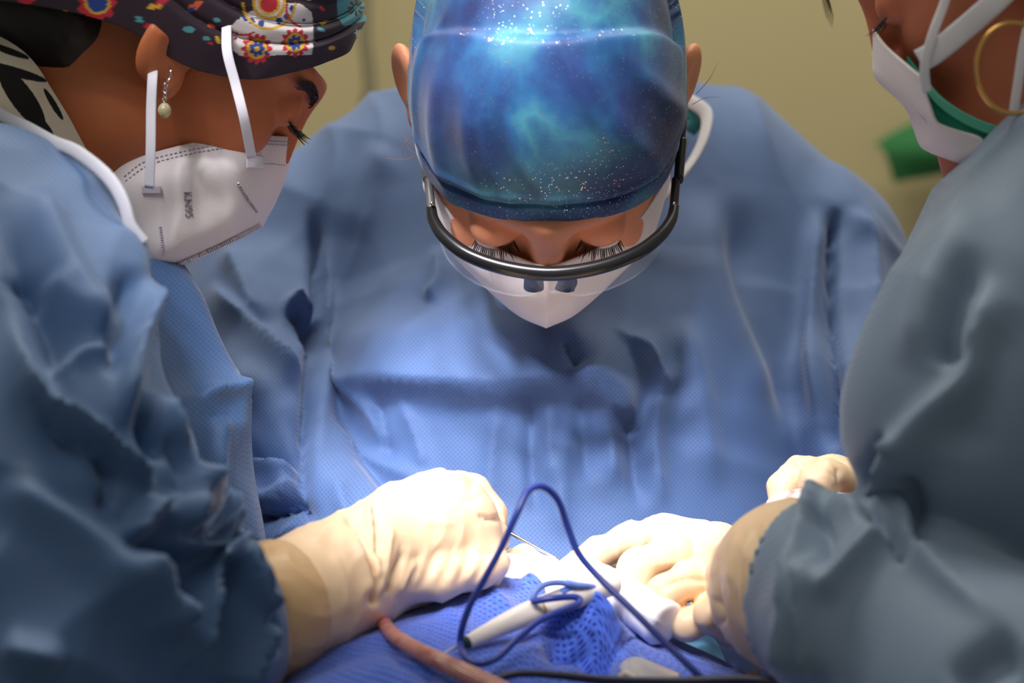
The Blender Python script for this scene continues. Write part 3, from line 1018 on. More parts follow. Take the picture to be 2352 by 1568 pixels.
for sd, xs in ((-1, (991, 984, 983, 975)), (1, (1547, 1553, 1558, 1566))):
    m2 = GREYP if sd < 0 else BLACKP
    h = bar_box('hinge', P(xs[0], 482, 1.176), P(xs[1], 412, 1.188), .0027, .0027, 1.2, m2, glasses)
    bar_box('temple', P(xs[2], 414, 1.188), P(xs[3], 325, 1.205), .0030, .0032, 1.5, m2, glasses)
    tube('temple_tip', PP([(xs[3], 332, 1.203), (xs[3] + sd * 6, 280, 1.213), (xs[3] + sd * 8, 232, 1.226), (xs[3] + sd * 4, 180, 1.25)]), .0016, BLACKP, glasses, n=40)
    V, F = tube_geo(np.array([P(xs[0] + 1, 467, 1.1725), P(xs[0] + 1, 467, 1.171)]), .0011, n=3, sides=12)[:2]
    mesh_obj('screw', V, F, STEEL, h)

# ---- left person
HL = Frame(P(430, 32, 1.20), (.7125, .31, -.627), (.66, 0, .75), 1.0)
def body_l(p):
    q = HL.loc(p)
    d = head_sdf(q)
    nk = chain(p, [HL.w((0, -.035, -.055)), P(130, 300, 1.205), P(20, 460, 1.20)], [.055, .060, .072], .02)
    return smin(d, nk, .03)
lo, hi = bounds(-.42, -.07, 1.07, 1.34, -.02, .36)
sdf_obj('body', body_l, lo, hi, .0022, SKIN_L, person_l)
ear_part(HL, 1, SKIN_L, person_l, off=(-.001, .020, -.012), cut=-.006)
ear_part(HL, -1, SKIN_L, person_l)
lashes(HL, 1, 44, LASH, person_l, length=.0150, droop=-.22, r=.00042)
hl = HL.w((0, -.060, -.052))
sdf_obj('hair', lambda p: ell(HL.loc(p), (0, -.060, -.052), (.066, .050, .046)), hl - .085, hl + .085, .003, DARK, person_l, crumple=.0006, scale=60)
brow(HL, 1, DARK, person_l, n=240, r=.0003)
brow(HL, -1, DARK, person_l, n=120, r=.0004)
# hairline at temple and nape
st = []
for i in range(700):
    t = rng.uniform(0, 1)
    y0 = .056 - .10 * t
    u0 = -.014 + .040 * max(0, y0 / .056)
    L = rng.uniform(.008, .022) * (1.5 if .25 < t < .55 else 1.0)
    ks = [(y0, u0), (y0 - .004, u0 - L * .5), (y0 - .010 + rng.uniform(-.003, .003), u0 - L)]
    st.append(HL.w([(side_of_head(a_, b_) + e_, a_, b_) for (a_, b_), e_ in zip(ks, (.0006, .0012, .0003))]))
mesh_obj('hair', *hair_tubes(st, .0004, n=6), DARK, person_l)

# printed head cover
def rgb(*c):
    return np.array(srgb(*c)[:3])
def paint(q, base, shapes):
    col = np.tile(base, (len(q), 1))
    for sh in shapes:
        kind, c, par = sh
        if kind == 'disc':
            x, y, r = par[:3]; e = par[3] if len(par) > 3 else 1
            m = np.hypot((q[:, 0] - x) / e, q[:, 1] - y) < r
        elif kind == 'ell':
            x, y, rx, ry, an = par
            dx, dy = q[:, 0] - x, q[:, 1] - y
            u = dx * math.cos(an) + dy * math.sin(an); v = -dx * math.sin(an) + dy * math.cos(an)
            m = (u / rx) ** 2 + (v / ry) ** 2 < 1
        elif kind == 'petal':
            x, y, r, n, dep = par
            dx, dy = q[:, 0] - x, q[:, 1] - y
            m = np.hypot(dx, dy) < r * (1 - dep + dep * np.abs(np.cos(np.arctan2(dy, dx) * n / 2)))
        elif kind == 'ring':
            x, y, r, w, a0, a1 = par
            dx, dy = q[:, 0] - x, q[:, 1] - y
            an = np.degrees(np.arctan2(dy, dx)) % 360
            m = (np.abs(np.hypot(dx, dy) - r) < w) & (an >= a0) & (an <= a1)
        elif kind == 'poly':
            pts = np.array(par); m = np.zeros(len(q), bool); j = len(pts) - 1
            for i in range(len(pts)):
                a, b = pts[i], pts[j]
                cnd = ((a[1] > q[:, 1]) != (b[1] > q[:, 1])) & (q[:, 0] < (b[0] - a[0]) * (q[:, 1] - a[1]) / (b[1] - a[1] + 1e-9) + a[0])
                m ^= cnd; j = i
        col[m] = c
    return col
RED, YEL, BLU, TEA, WHT, ORG, PNK = rgb(190, 34, 52), rgb(214, 168, 44), rgb(30, 62, 140), rgb(76, 150, 158), rgb(218, 210, 206), rgb(206, 90, 40), rgb(206, 60, 90)
def flower(x, y, r, n=12, pet=RED, ring=YEL, cen=BLU, dot=YEL):
    return [('petal', pet, (x, y, r, n, .28)), ('disc', ring, (x, y, r * .66)), ('petal', cen, (x, y, r * .54, 7, .4)), ('disc', dot, (x, y, r * .17))]
SH = []
SH += [('petal', RED, (222, 8, 46, 9, .28)), ('disc', YEL, (224, 4, 30)), ('disc', BLU, (224, 4, 24))]
SH += [('ring', PNK, (112, 90, 34, 6, 190, 350)), ('ring', BLU, (116, 98, 26, 5, 190, 350)), ('ell', YEL, (150, 48, 18, 26, -.5)), ('ell', YEL, (140, 76, 22, 12, .3)), ('ell', BLU, (166, 70, 10, 5, .6)), ('disc', ORG, (160, 88, 9))]
SH += [('poly', WHT, [(522, 66), (540, 50), (575, 26), (620, 6), (690, 8), (716, 28), (720, 60), (720, 96), (716, 126), (552, 128), (536, 116), (522, 92)])]
SH += [('disc', YEL, (618, 8, 38)), ('disc', WHT, (618, 8, 31)), ('disc', YEL, (618, 8, 26)), ('disc', RED, (618, 8, 20))]
for x, y in ((578, 48), (600, 54), (641, 48), (659, 38), (672, 20), (565, 42)):
    SH.append(('disc', BLU, (x, y, 7.5)))
SH += [('ring', YEL, (618, 6, 60, 3, 0, 180)), ('ring', RED, (700, 20, 42, 2.5, 100, 200)), ('ring', RED, (560, 30, 50, 2.5, 60, 130)), ('disc', BLU, (698, 46, 4)), ('disc', BLU, (545, 78, 4)), ('disc', RED, (540, 88, 4))]
SH += flower(590, 112, 36) + flower(678, 98, 34)
SH += [('poly', TEA, [(772, -20), (856, -20), (862, 20), (858, 44), (790, 60), (776, 40)])]
for k_ in range(8):
    a_ = k_ * math.pi / 4
    SH.append(('ell', rgb(20, 24, 40), (818 + 13 * math.cos(a_), 18 + 13 * math.sin(a_), 7, 3, a_)))
for k_ in range(3):
    SH.append(('ell', WHT, (823, 76, 10, 2.6, k_ * math.pi / 3)))
for (x, y, c_, rx, ry, an) in ((434, 68, TEA, 14, 7, .1), (498, 46, TEA, 8, 6, 0), (486, 60, ORG, 9, 4, .3), (474, 88, TEA, 9, 5, 0), (500, 92, YEL, 5, 9, -.4), (484, 100, RED, 6, 4, .4), (346, 64, RED, 12, 10, .2),
                            (360, 12, YEL, 22, 7, -.4), (372, 4, RED, 18, 5, -.4), (448, 14, ORG, 20, 8, -.6), (440, 22, BLU, 12, 4, -.6), (320, 44, TEA, 8, 8, 0), (744, 52, YEL, 9, 4, -.5), (738, 68, TEA, 10, 4, .4), (762, 110, YEL, 8, 5, 0),
                            (34, 48, TEA, 9, 9, 0), (60, -10, RED, 24, 20, 0), (846, 66, PNK, 5, 14, .4), (612, 122, BLU, 5, 5, 0), (250, 70, TEA, 8, 4, .5), (290, 80, ORG, 10, 4, -.5), (30, 84, ORG, 14, 5, .4), (710, -6, WHT, 8, 8, 0), (740, 20, RED, 8, 4, .7)):
    SH.append(('ell', c_, (x, y, rx, ry, an)))
_r = np.random.default_rng(4)
for _i in range(46):
    x, y = _r.uniform(-150, 960), _r.uniform(-620, -70)
    SH += flower(x, y, _r.uniform(22, 42), pet=(RED, PNK, ORG)[_i % 3], ring=(YEL, WHT)[_i % 2], cen=(BLU, TEA)[_i % 2])
    SH.append(('ell', (TEA, YEL, BLU)[_i % 3], (x + _r.uniform(45, 70), y + _r.uniform(-30, 30), 14, 6, _r.uniform(0, 3))))
PRINT = mat('flower_print_cotton', (.5, .5, .5, 1), rough=.75, sheen=.2)
k = NT(PRINT)
at = k.n('ShaderNodeAttribute', attribute_name='pattern')
k.l(at.outputs['Color'], k.b.inputs['Base Color'])
def cap_l_fn(L, A, T):
    out = L / np.linalg.norm(L, axis=1)[:, None]
    d = vnoise(np.stack([A * 5, T * 9, 0 * T], 1), 12) * .0016
    # wrapped band: overlapping layers along the hem
    for t0, w, h in ((.10, .010, -.0025), (.165, .012, -.003), (.26, .02, -.0025)):
        d += h * np.exp(-((T - t0 - .02 * np.cos(A)) / w) ** 2)
    d += .004 * (T < .17 + .02 * np.cos(A)) + .003 * (T < .10 + .02 * np.cos(A))
    return L + out * d[:, None]
V, F, uv, L_, A_, T_ = cap_geo(HL, .055, -.026, -.105, low=.15, back=1.1, r=(.0815, .1035, .122), c=(0, -.018, .010), nu=760, nv=420, fn=cap_l_fn, pw=2.4, bag=.18)
col = paint(proj(V), rgb(40, 20, 36), SH)
cap_l = mesh_obj('head_cover', V, F, PRINT, person_l, uv=uv, col=col)
modifier(cap_l, 'SOLIDIFY', thickness=.0015, offset=-1)

# white fold-flat mask of the left person
DL = 1.205
ML = [[(250, 405, 1.150), (300, 370, 1.138), (400, 339, 1.133), (500, 319, 1.140), (590, 311, 1.165), (676, 314, 1.204)],
      [(262, 455, 1.150), (310, 425, 1.134), (405, 400, 1.124), (500, 385, 1.130), (580, 378, 1.158), (657, 398, 1.204)],
      [(300, 540, 1.150), (335, 510, 1.134), (415, 475, 1.124), (500, 455, 1.130), (570, 448, 1.156), (632, 462, 1.204)],
      [(345, 600, 1.158), (375, 580, 1.146), (430, 550, 1.138), (500, 522, 1.144), (555, 505, 1.166), (607, 508, 1.204)],
      [(370, 640, 1.168), (396, 616, 1.158), (450, 595, 1.154), (500, 572, 1.160), (552, 546, 1.178), (600, 521, 1.204)]]
def s_depth(H, px, py, sv):
    """depth of the point on that sight line lying sv metres to the side of the face's middle plane"""
    r = np.array([(px - 1176) / FPX, 1, (784 - py) / FPX])
    return (sv + H.o @ H.s) / (r @ H.s)
def mirror(H, G):
    sv = (G - H.o) @ H.s
    return G - 2 * sv[..., None] * H.s
SV = [.067, .071, .071, .065, .049, 0]
ML = [[(x, y, s_depth(HL, x, y, sv * (.80 if r_ in (0, 4) else 1))) for (x, y, _), sv in zip(row, SV)] for r_, row in enumerate(ML)]
Gm = patch_pts(ML, 70, 60)
Gf = mirror(HL, Gm)[:, ::-1]
GG = np.concatenate([Gm, Gf[:, 1:]], 1)
nu_ = GG.shape[1]
u, v = np.meshgrid(np.linspace(0, .24, nu_), np.linspace(0, .11, 60))
mask_l = mesh_obj('mask', GG.reshape(-1, 3), grid_faces(60, nu_), MASK, person_l, uv=np.stack([u.ravel(), v.ravel()], 1))
modifier(mask_l, 'SOLIDIFY', thickness=.0015, offset=0)
mv = Gm
for pix, r, ds, gp in (([(285, 405), (330, 372), (400, 352), (500, 332), (560, 326)], .0004, .0016, .0012), ([(288, 416), (335, 382), (400, 361), (500, 341), (560, 335)], .0004, .0016, .0012),
                       ([(590, 322), (630, 324), (668, 326)], .0004, .0014, .0012), ([(588, 330), (630, 332), (665, 334)], .0004, .0014, .0012), ([(585, 378), (620, 376), (655, 380)], .0004, .0014, .0012),
                       ([(547, 420), (568, 455), (590, 486)], .0009, .0008, .0007), ([(368, 520), (372, 550), (375, 585)], .0009, .0008, .0007),
                       ([(404, 610), (450, 590), (500, 567), (550, 543), (598, 518)], .0013, .0007, .0008)):
    dashes('weld_seam', on_surf(mv, pix, lift=.0002), ds, gp, r, MASKD, mask_l)
def strap(name, pix, w, m, parent, n=50, flat=.22):
    pts = PP(pix)
    return tube(name, pts, w, m, parent, n=n, sides=14, flat=flat, up=(0, -1, 0))
strap('ear_loop', [(354, 120, 1.150), (352, 150, 1.128), (350, 180, 1.114), (347, 250, 1.113), (346, 340, 1.115), (343, 432, 1.122)], .0031, STRAP, mask_l)
strap('ear_loop', [(520, 60, 1.125), (522, 120, 1.119), (540, 190, 1.121), (560, 270, 1.125), (578, 362, 1.145)], .0029, STRAP, mask_l)
for (x, y, w, h) in ((348, 436, 22, 9), (586, 372, 20, 14)):
    Vp = []
    pr = [[tuple([x + a * w, y + b * h, surf_pt(mv, x + a * w, y + b * h, .0014)[1]]) for a in (-1, 0, 1)] for b in (-1, 0, 1)]
    patch('strap_weld', pr, 12, 8, MASKD if x < 400 else STRAP, mask_l, thick=.0006)
# embossed lettering on the cheek panel, reading downwards
fc = bpy.data.curves.new('letters', 'FONT')
fc.body = 'KN95'; fc.size = .0064; fc.extrude = .0004; fc.align_x = 'CENTER'; fc.align_y = 'CENTER'
fo = bpy.data.objects.new('letters', fc); C.objects.link(fo)
me = bpy.data.meshes.new_from_object(fo.evaluated_get(bpy.context.evaluated_depsgraph_get()))
bpy.data.objects.remove(fo)
tv = np.empty(len(me.vertices) * 3); me.vertices.foreach_get('co', tv); tv = tv.reshape(-1, 3)
# lay each letter point on the mask's cheek panel, reading downwards (camera frame)
lx, ly = tv[:, 0] * FPX / 1.13, tv[:, 1] * FPX / 1.13
ca_, sa_ = math.cos(math.radians(86)), math.sin(math.radians(86))
px_ = 432 - (-lx * ca_) + ly * sa_ ; py_ = 470 + lx * sa_ - ly * ca_
pts_ = np.array([surf_pt(mv, x, y, .0004 + z, 5) for x, y, z in zip(px_, py_, tv[:, 2] + .0004)])
mesh_obj('embossed_letters', pts_, [list(p.vertices) for p in me.polygons], mat('embossed_grey', srgb(150, 138, 152), rough=.8), mask_l, smooth=False)
bpy.data.meshes.remove(me)

# zebra collar under the gown
ZEB = mat('zebra_print_cotton', (.5, .5, .5, 1), rough=.85)
k = NT(ZEB); at = k.n('ShaderNodeAttribute', attribute_name='pattern'); k.l(at.outputs['Color'], k.b.inputs['Base Color'])
zr = [[(-160, 20, 1.17), (-60, 60, 1.135), (20, 95, 1.125), (75, 140, 1.125), (118, 205, 1.128), (155, 265, 1.130), (190, 330, 1.135), (230, 400, 1.14)],
      [(-160, 120, 1.15), (-70, 150, 1.125), (-10, 190, 1.118), (45, 235, 1.118), (85, 280, 1.122), (125, 330, 1.125), (160, 380, 1.13), (200, 440, 1.135)],
      [(-160, 260, 1.14), (-90, 280, 1.12), (-30, 310, 1.115), (10, 340, 1.115), (50, 370, 1.12), (90, 410, 1.12), (130, 450, 1.13), (170, 490, 1.13)]]
zs = [('ell', rgb(14, 13, 14), (50, 225, 26, 86, -.62)), ('ell', rgb(14, 13, 14), (30, 165, 80, 11, .28)), ('ell', rgb(14, 13, 14), (122, 240, 7, 42, -.55)), ('ell', rgb(14, 13, 14), (-10, 260, 12, 60, -.5)),
      ('ell', rgb(14, 13, 14), (20, 118, 50, 8, .35)), ('ell', rgb(14, 13, 14), (100, 300, 16, 40, -.6))]
patch('collar', zr, 260, 150, ZEB, person_l, thick=.0016, col=lambda uv, V: paint(proj(V), rgb(206, 196, 176), zs))
# white binding round the neck of the gown
glv = verts_c(gl)
bpix = [(-40, 225), (0, 262), (60, 292), (120, 325), (170, 345), (225, 385), (262, 425), (285, 470), (300, 520), (330, 560)]
bp = np.array([surf_pt(glv, x, y, .001, 14) for x, y in bpix])
cf = np.polyfit(np.arange(10.), np.minimum(bp[:, 1], 1.14), 2)
bp = PP([(x, y, np.polyval(cf, i_) - .006) for i_, (x, y) in enumerate(bpix)])
tube('neck_binding', bp, .0036, BIND, gl, n=120, flat=.4, up=(0, -1, 0))

# ---- right person
HR = Frame(P(2322, -160, 1.09), (-.823, .31, -.475), (-.5, 0, .866), .94)
def body_r(p):
    q = HR.loc(p)
    d = head_sdf(q)
    nk = chain(p, [HR.w((0, -.03, -.06)), P(2450, 330, 1.10)], [.055, .07], .02)
    return smin(d, nk, .03)
lo, hi = bounds(.15, .44, .96, 1.22, .02, .34)
sdf_obj('body', body_r, lo, hi, .0024, SKIN_R, person_r)
ear_part(HR, -1, SKIN_R, person_r, off=(-.001, .012, -.020))
lashes(HR, -1, 24, LASH, person_r, length=.0135, droop=-.45)
V, F, uv, L_, A_, T_ = cap_geo(HR, .058, .006, -.05, r=(.081, .1, .118), c=(0, -.016, .010), nu=160, nv=90)
o = mesh_obj('head_cover', V, F, mat('dark_navy_cotton', srgb(30, 30, 42), rough=.8), person_r, uv=uv)
st = []
for i in range(260):
    t = rng.uniform(0, 1)
    y0 = .060 - .095 * t
    u0 = .008 + .034 * max(0, y0 / .060)
    L = rng.uniform(.008, .030)
    ks = [(y0, u0), (y0 - .003, u0 - L * .5), (y0 - .008, u0 - L)]
    st.append(HR.w([(-side_of_head(a_, b_) - e_, a_, b_) for (a_, b_), e_ in zip(ks, (.0006, .0012, .0003))]))
mesh_obj('hair', *hair_tubes(st, .0004, n=6), DARK, person_r)
st = []
for i in range(5):
    st.append([P(1905 - i * 8, -80, 1.06), P(1890 + i * 5, -10 + 8 * i, 1.06), P(1898 + 3 * i, 40 + i * 6, 1.06)])
mesh_obj('hair', *hair_tubes(st, .0004, n=6), DARK, person_r)
MG_ = mat('green_surgical_mask', srgb(26, 142, 118), rough=.8)
MGL = mat('pale_green_piping', srgb(90, 184, 160), rough=.8)
gm = [[(2085, 130, 1.055), (2120, 175, 1.035), (2160, 222, 1.028), (2220, 262, 1.030), (2290, 290, 1.035), (2360, 300, 1.05)],
      [(2085, 180, 1.055), (2125, 225, 1.034), (2165, 262, 1.026), (2220, 300, 1.028), (2290, 325, 1.035), (2360, 330, 1.05)],
      [(2095, 240, 1.06), (2140, 290, 1.036), (2180, 320, 1.030), (2230, 345, 1.03), (2290, 360, 1.04), (2350, 370, 1.055)]]
gm = [[(x, y, s_depth(HR, x, y, sv)) for (x, y, _), sv in zip(row, (-.045, -.058, -.064, -.068, -.068, -.062))] for row in gm]
mg = patch('inner_mask', gm, 60, 40, MG_, person_r, thick=.0012)
for dy in (4, 12, 20):
    tube('pleat', PP([(x, y + dy, d - .0012) for x, y, d in gm[0][1:]]), .0011, MGL, mg, n=50)
mr = [[(2012, 60, 1.088), (2035, 105, 1.058), (2085, 150, 1.032), (2112, 172, 1.022)],
      [(2016, 130, 1.088), (2045, 165, 1.052), (2100, 205, 1.026), (2135, 240, 1.018)],
      [(2024, 180, 1.088), (2065, 215, 1.050), (2120, 255, 1.026), (2155, 285, 1.020)],
      [(2088, 242, 1.088), (2110, 262, 1.052), (2145, 285, 1.032), (2200, 302, 1.022), ][:4],
      [(2108, 290, 1.088), (2125, 305, 1.056), (2170, 318, 1.034), (2252, 318, 1.024)],
      [(2126, 334, 1.088), (2145, 345, 1.060), (2200, 350, 1.040), (2262, 345, 1.034)],
      [(2150, 350, 1.088), (2200, 372, 1.068), (2225, 372, 1.05), (2262, 365, 1.045)]]
SV = [0, -.036, -.066, -.076]
mr = [[(x - 10 + 10 * (sv < -.02), y, s_depth(HR, x, y, sv)) for (x, y, _), sv in zip(row, SV)] for row in mr]
Gm = patch_pts(mr, 40, 70)
Gf = mirror(HR, Gm)[:, ::-1]
GG = np.concatenate([Gf[:, :-1], Gm], 1)
mask_r = mesh_obj('outer_mask', GG.reshape(-1, 3), grid_faces(70, GG.shape[1]), MASK, person_r, uv=np.stack([a.ravel() for a in np.meshgrid(np.linspace(0, .2, GG.shape[1]), np.linspace(0, .1, 70))], 1))
modifier(mask_r, 'SOLIDIFY', thickness=.0014, offset=0)
strap('ear_loop', [(2112, 140, 1.022), (2150, 118, 1.020), (2210, 70, 1.018), (2290, 0, 1.014), (2350, -60, 1.03)], .0062, STRAP, mask_r)
strap('ear_loop', [(2190, -60, 1.034), (2168, 10, 1.026), (2142, 80, 1.018), (2124, 150, 1.018), (2128, 212, 1.022)], .0026, STRAP, mask_r)
strap('ear_loop', [(2370, 20, 1.03), (2352, 100, 1.022), (2340, 180, 1.020), (2328, 262, 1.022)], .0026, STRAP, mask_r)

# ---- earrings: things that hang from the ears
GOLD = mat('gold', srgb(226, 180, 106), rough=.28, metal=1)
a = np.linspace(0, 2 * np.pi, 24, endpoint=False)
hp = [P(2328 + 86 * math.cos(t), 156 + 104 * math.sin(t), 1.006 + .006 * math.sin(t)) for t in a]
tag(tube('hoop_earring', np.array(hp), .0013, GOLD, n=90, closed=True), 'large thin gold hoop hanging from the right person\'s ear', 'earring')
SILV = mat('silver', srgb(220, 220, 220), rough=.2, metal=1)
GEM = mat('opal_glass', srgb(236, 232, 190), rough=.08, trans=.6, spec=.8)
er = thing('drop_earring', 'silver earring with a round glassy drop hanging from the left person\'s ear', 'earring', P(378, 272, 1.113))
DE = 1.113
tube('ear_hook', PP([(386, 148, DE + .012), (392, 160, DE), (391, 178, DE), (384, 186, DE), (377, 182, DE + .004)]), .0006, SILV, er, n=40)
for (x, y) in ((381, 196), (379, 208), (379, 219), (378, 228)):
    a = np.linspace(0, 2 * np.pi, 10, endpoint=False)
    tube('chain_link', np.array([P(x + 3.5 * math.cos(t), y + 6 * math.sin(t), DE + .0008 * math.sin(2 * t + x)) for t in a]), .00035, SILV, er, n=24, sides=6, closed=True)
V, F = surface_nets(lambda p: smin(ell(p, P(378, 254, DE), (.0038, .0036, .0042)), cone(p, P(378, 250, DE), P(378, 236, DE), .0026, .0008), .002), P(378, 254, DE) - .009, P(378, 254, DE) + .009, .0005)
mesh_obj('gem', V, F, GEM, er)
tube('gem_cap', PP([(378, 233, DE), (378, 240, DE)]), [.0008, .0022], SILV, er, n=6)
for (x, y, r) in ((345, 98, 9), (356, 134, 8)):
    a = np.linspace(0, 2 * np.pi, 12, endpoint=False)
    tag(tube('ear_ring', np.array([P(x + r * .6 * math.cos(t), y + r * math.sin(t), 1.118 + .002 * math.cos(t)) for t in a]), .0006, SILV, n=30, sides=8, closed=True),
        'tiny silver ear ring %s' % ('nearest the flowered head cover' if y < 110 else 'just above the drop earring of the left person'), 'earring')

# ------------------------------------------------------------------ gloved hands
def hand_obj(f, pts, h, parent, folds=None, crumple=.0004, scale=60, name='glove', m=None):
    pts = np.array(pts)
    lo = pts.min(0) - .045; hi = pts.max(0) + .045
    return sdf_obj(name, f, lo, hi, h, m or GLOVE, parent, folds=folds or [], crumple=crumple, scale=scale, stretch=(1, 1, 1))

def PR(l):
    """(px, py, depth, radius px) -> points, radii"""
    return [P(a, b, d) for a, b, d, r in l], [rp(r, d) for a, b, d, r in l]

# the left person's right hand: a closed fist, back of the hand up, fingers curled away
arm1 = PR([(520, 1430, 1.00, 128), (620, 1400, 1.02, 125), (740, 1350, 1.05, 122), (820, 1310, 1.07, 112), (860, 1290, 1.08, 106)])
palm1 = PR([(845, 1285, 1.08, 104), (930, 1255, 1.10, 124), (1010, 1222, 1.12, 140)])
thumb1 = PR([(900, 1330, 1.065, 52), (1010, 1330, 1.075, 44), (1100, 1310, 1.09, 38), (1140, 1294, 1.10, 30)])
fin1 = [PR([(985, 1140, 1.15, 58), (1080, 1136, 1.165, 44), (1122, 1176, 1.165, 36), (1118, 1240, 1.15, 33)]),
        PR([(1000, 1180, 1.12, 66), (1085, 1200, 1.13, 50), (1132, 1232, 1.13, 34), (1118, 1275, 1.125, 31)]),
        PR([(990, 1230, 1.10, 72), (1075, 1262, 1.105, 48), (1124, 1282, 1.11, 34), (1090, 1320, 1.115, 30)]),
        PR([(980, 1290, 1.09, 66), (1060, 1310, 1.095, 42), (1118, 1322, 1.105, 29), (1080, 1345, 1.11, 26)])]
def hand1(p):
    d = chain(p, *arm1, .02)
    d = smin(d, chain(p, *palm1, .02), .012)
    for f_ in fin1:
        e = chain(p, *f_, .006)
        d = smin(d, e, .0045)
    d = smin(d, chain(p, *thumb1, .006), .006)
    # flare of the cuff
    return d
H1F = [
    ([(795, 1175), (835, 1250), (855, 1330), (852, 1395)], -.0045, 9, 12, dict(taper=.15)),
    ([(790, 1190), (815, 1250), (846, 1330), (846, 1390)], .0035, 12, 5),
    ([(846, 1140), (850, 1200), (862, 1290), (858, 1370)], .0028, 6, 8),
    ([(856, 1150), (862, 1220), (870, 1290)], -.0026, 6, 8),
    ([(820, 1170), (850, 1230), (866, 1300)], -.0022, 5, 6),
    ([(900, 1190), (890, 1260), (872, 1340), (862, 1390)], .0018, 8, 8),
    ([(930, 1260), (905, 1320), (880, 1375)], -.0018, 6, 8),
    ([(960, 1280), (935, 1320), (905, 1372)], .0014, 7, 7),
    ([(640, 1290), (670, 1360), (705, 1440), (705, 1480)], .0022, 10, 14),
    ([(575, 1325), (620, 1370), (655, 1440), (660, 1520)], -.003, 8, 12, dict(taper=.1)),
    ([(580, 1345), (625, 1400), (648, 1460), (650, 1530)], .0035, 7, 6, dict(taper=.1)),
    ([(590, 1300), (660, 1340), (692, 1420), (700, 1500)], -.0016, 8, 8),
    ([(760, 1260), (790, 1340), (800, 1420)], .0010, 14, 14),
    ([(1090, 1180), (1125, 1192), (1160, 1188)], -.0016, 5, 5, dict(taper=.3)),
    ([(1085, 1262), (1120, 1268), (1165, 1262)], -.0016, 5, 5, dict(taper=.3)),
    ([(990, 1090), (1040, 1100), (1080, 1120)], .0010, 20, 20),
    ([(960, 1200), (1010, 1204), (1050, 1200)], .0010, 4, 6),
    ([(1110, 1135), (1080, 1150), (1060, 1152)], -.0012, 6, 6),
]
for i_ in range(11):
    x0 = 900 + i_ * 20
    H1F.append(([(x0 + 26, 1235 + (i_ % 3) * 14), (x0 + 8, 1300), (x0 - 14, 1362 - i_ * 2)], .0009 * (1 if i_ % 2 else -1), 6, 7))
H1F = [(f_[0], f_[1] * ((1.8 if i_ < 16 else 1) if not 8 <= i_ <= 11 else .5), f_[2], f_[3]) + tuple(f_[4:]) for i_, f_ in enumerate(H1F)]
g1 = hand_obj(hand1, arm1[0] + palm1[0] + fin1[0][0] + thumb1[0], .0016, person_l, H1F)
# double rolled edge of the glove on the sleeve
def ring_pts(c, ax, r, n=28, sq=1.0, up=(0, 0, 1)):
    ax = np.array(ax, float); ax /= np.linalg.norm(ax)
    u = np.array(up, float); u -= ax * (u @ ax); u /= np.linalg.norm(u)
    v = np.cross(ax, u)
    t = np.linspace(0, 2 * np.pi, n, endpoint=False)
    return np.array([c + r * (math.cos(a) * u * sq + math.sin(a) * v) for a in t])
ax1 = P(740, 1350, 1.05) - P(520, 1430, 1.00)
GLOVE_D = mat('tan_latex_double_layer', srgb(212, 176, 132), rough=.42, sss=.2)
n_ = 40
_ax1 = ax1 / np.linalg.norm(ax1)
_c1 = P(560, 1414, 1.008)
def cuff1(p):
    d = chain(p, *arm1, .02) - .0017
    t = ((p - _c1) @ _ax1).astype(np.float32)
    return smax(smax(d, t - .029, .0012), -t - .012, .001)
CF = [([(600, 1290), (650, 1370), (672, 1450), (672, 1530)], -.0016, 7, 9, dict(taper=.1)), ([(588, 1300), (632, 1380), (655, 1460), (652, 1540)], .0020, 6, 7, dict(taper=.1)),
      ([(575, 1310), (615, 1390), (634, 1470), (636, 1550)], -.0018, 6, 7, dict(taper=.1)), ([(640, 1480), (660, 1500), (690, 1490)], .001, 8, 8)]
sdf_obj('glove_cuff', cuff1, _c1 - .06, _c1 + .06, .0012, GLOVE_D, g1, folds=CF, crumple=.0003, scale=60, stretch=(1, 1, 1))
# the blue knitted end of the sleeve under it
sl = []
for t, dr in ((-.03, .006), (-.015, .003), (0, -.0015), (.01, -.003)):
    sl.append(ring_pts(P(545, 1420, 1.004) + ax1 / np.linalg.norm(ax1) * t, ax1, rp(128, 1.0) + dr, n_))
V = np.array(sl).reshape(-1, 3)
o = mesh_obj('sleeve_end', V, grid_faces(4, n_, wrap=True), GOWN, gl); modifier(o, 'SUBSURF', levels=2, render_levels=2); modifier(o, 'SOLIDIFY', thickness=.001)

# the right person's hand working over the table, index finger stretched to the left
arm2 = PR([(1895, 1360, 1.00, 186), (1826, 1345, 1.03, 178), (1760, 1338, 1.08, 112), (1700, 1322, 1.12, 88)])
palm2 = PR([(1700, 1320, 1.125, 86), (1640, 1290, 1.15, 80), (1590, 1270, 1.165, 56)])
fin2 = [PR([(1610, 1238, 1.165, 46), (1530, 1226, 1.165, 43), (1440, 1242, 1.165, 36), (1370, 1272, 1.155, 32), (1310, 1304, 1.145, 28)]),
        PR([(1620, 1282, 1.15, 44), (1540, 1272, 1.13, 42), (1462, 1304, 1.118, 39), (1462, 1342, 1.118, 34), (1500, 1362, 1.128, 27)]),
        PR([(1650, 1340, 1.13, 42), (1590, 1330, 1.105, 41), (1530, 1362, 1.094, 39), (1516, 1396, 1.096, 33), (1556, 1412, 1.106, 26)]),
        PR([(1672, 1392, 1.12, 42), (1632, 1408, 1.095, 38), (1580, 1434, 1.088, 33), (1556, 1440, 1.098, 27)])]
thumb2 = PR([(1640, 1290, 1.175, 50), (1540, 1310, 1.195, 36), (1450, 1322, 1.185, 30), (1370, 1322, 1.17, 26)])
tip2 = PR([(1680, 1440, 1.10, 44), (1628, 1408, 1.076, 36)])
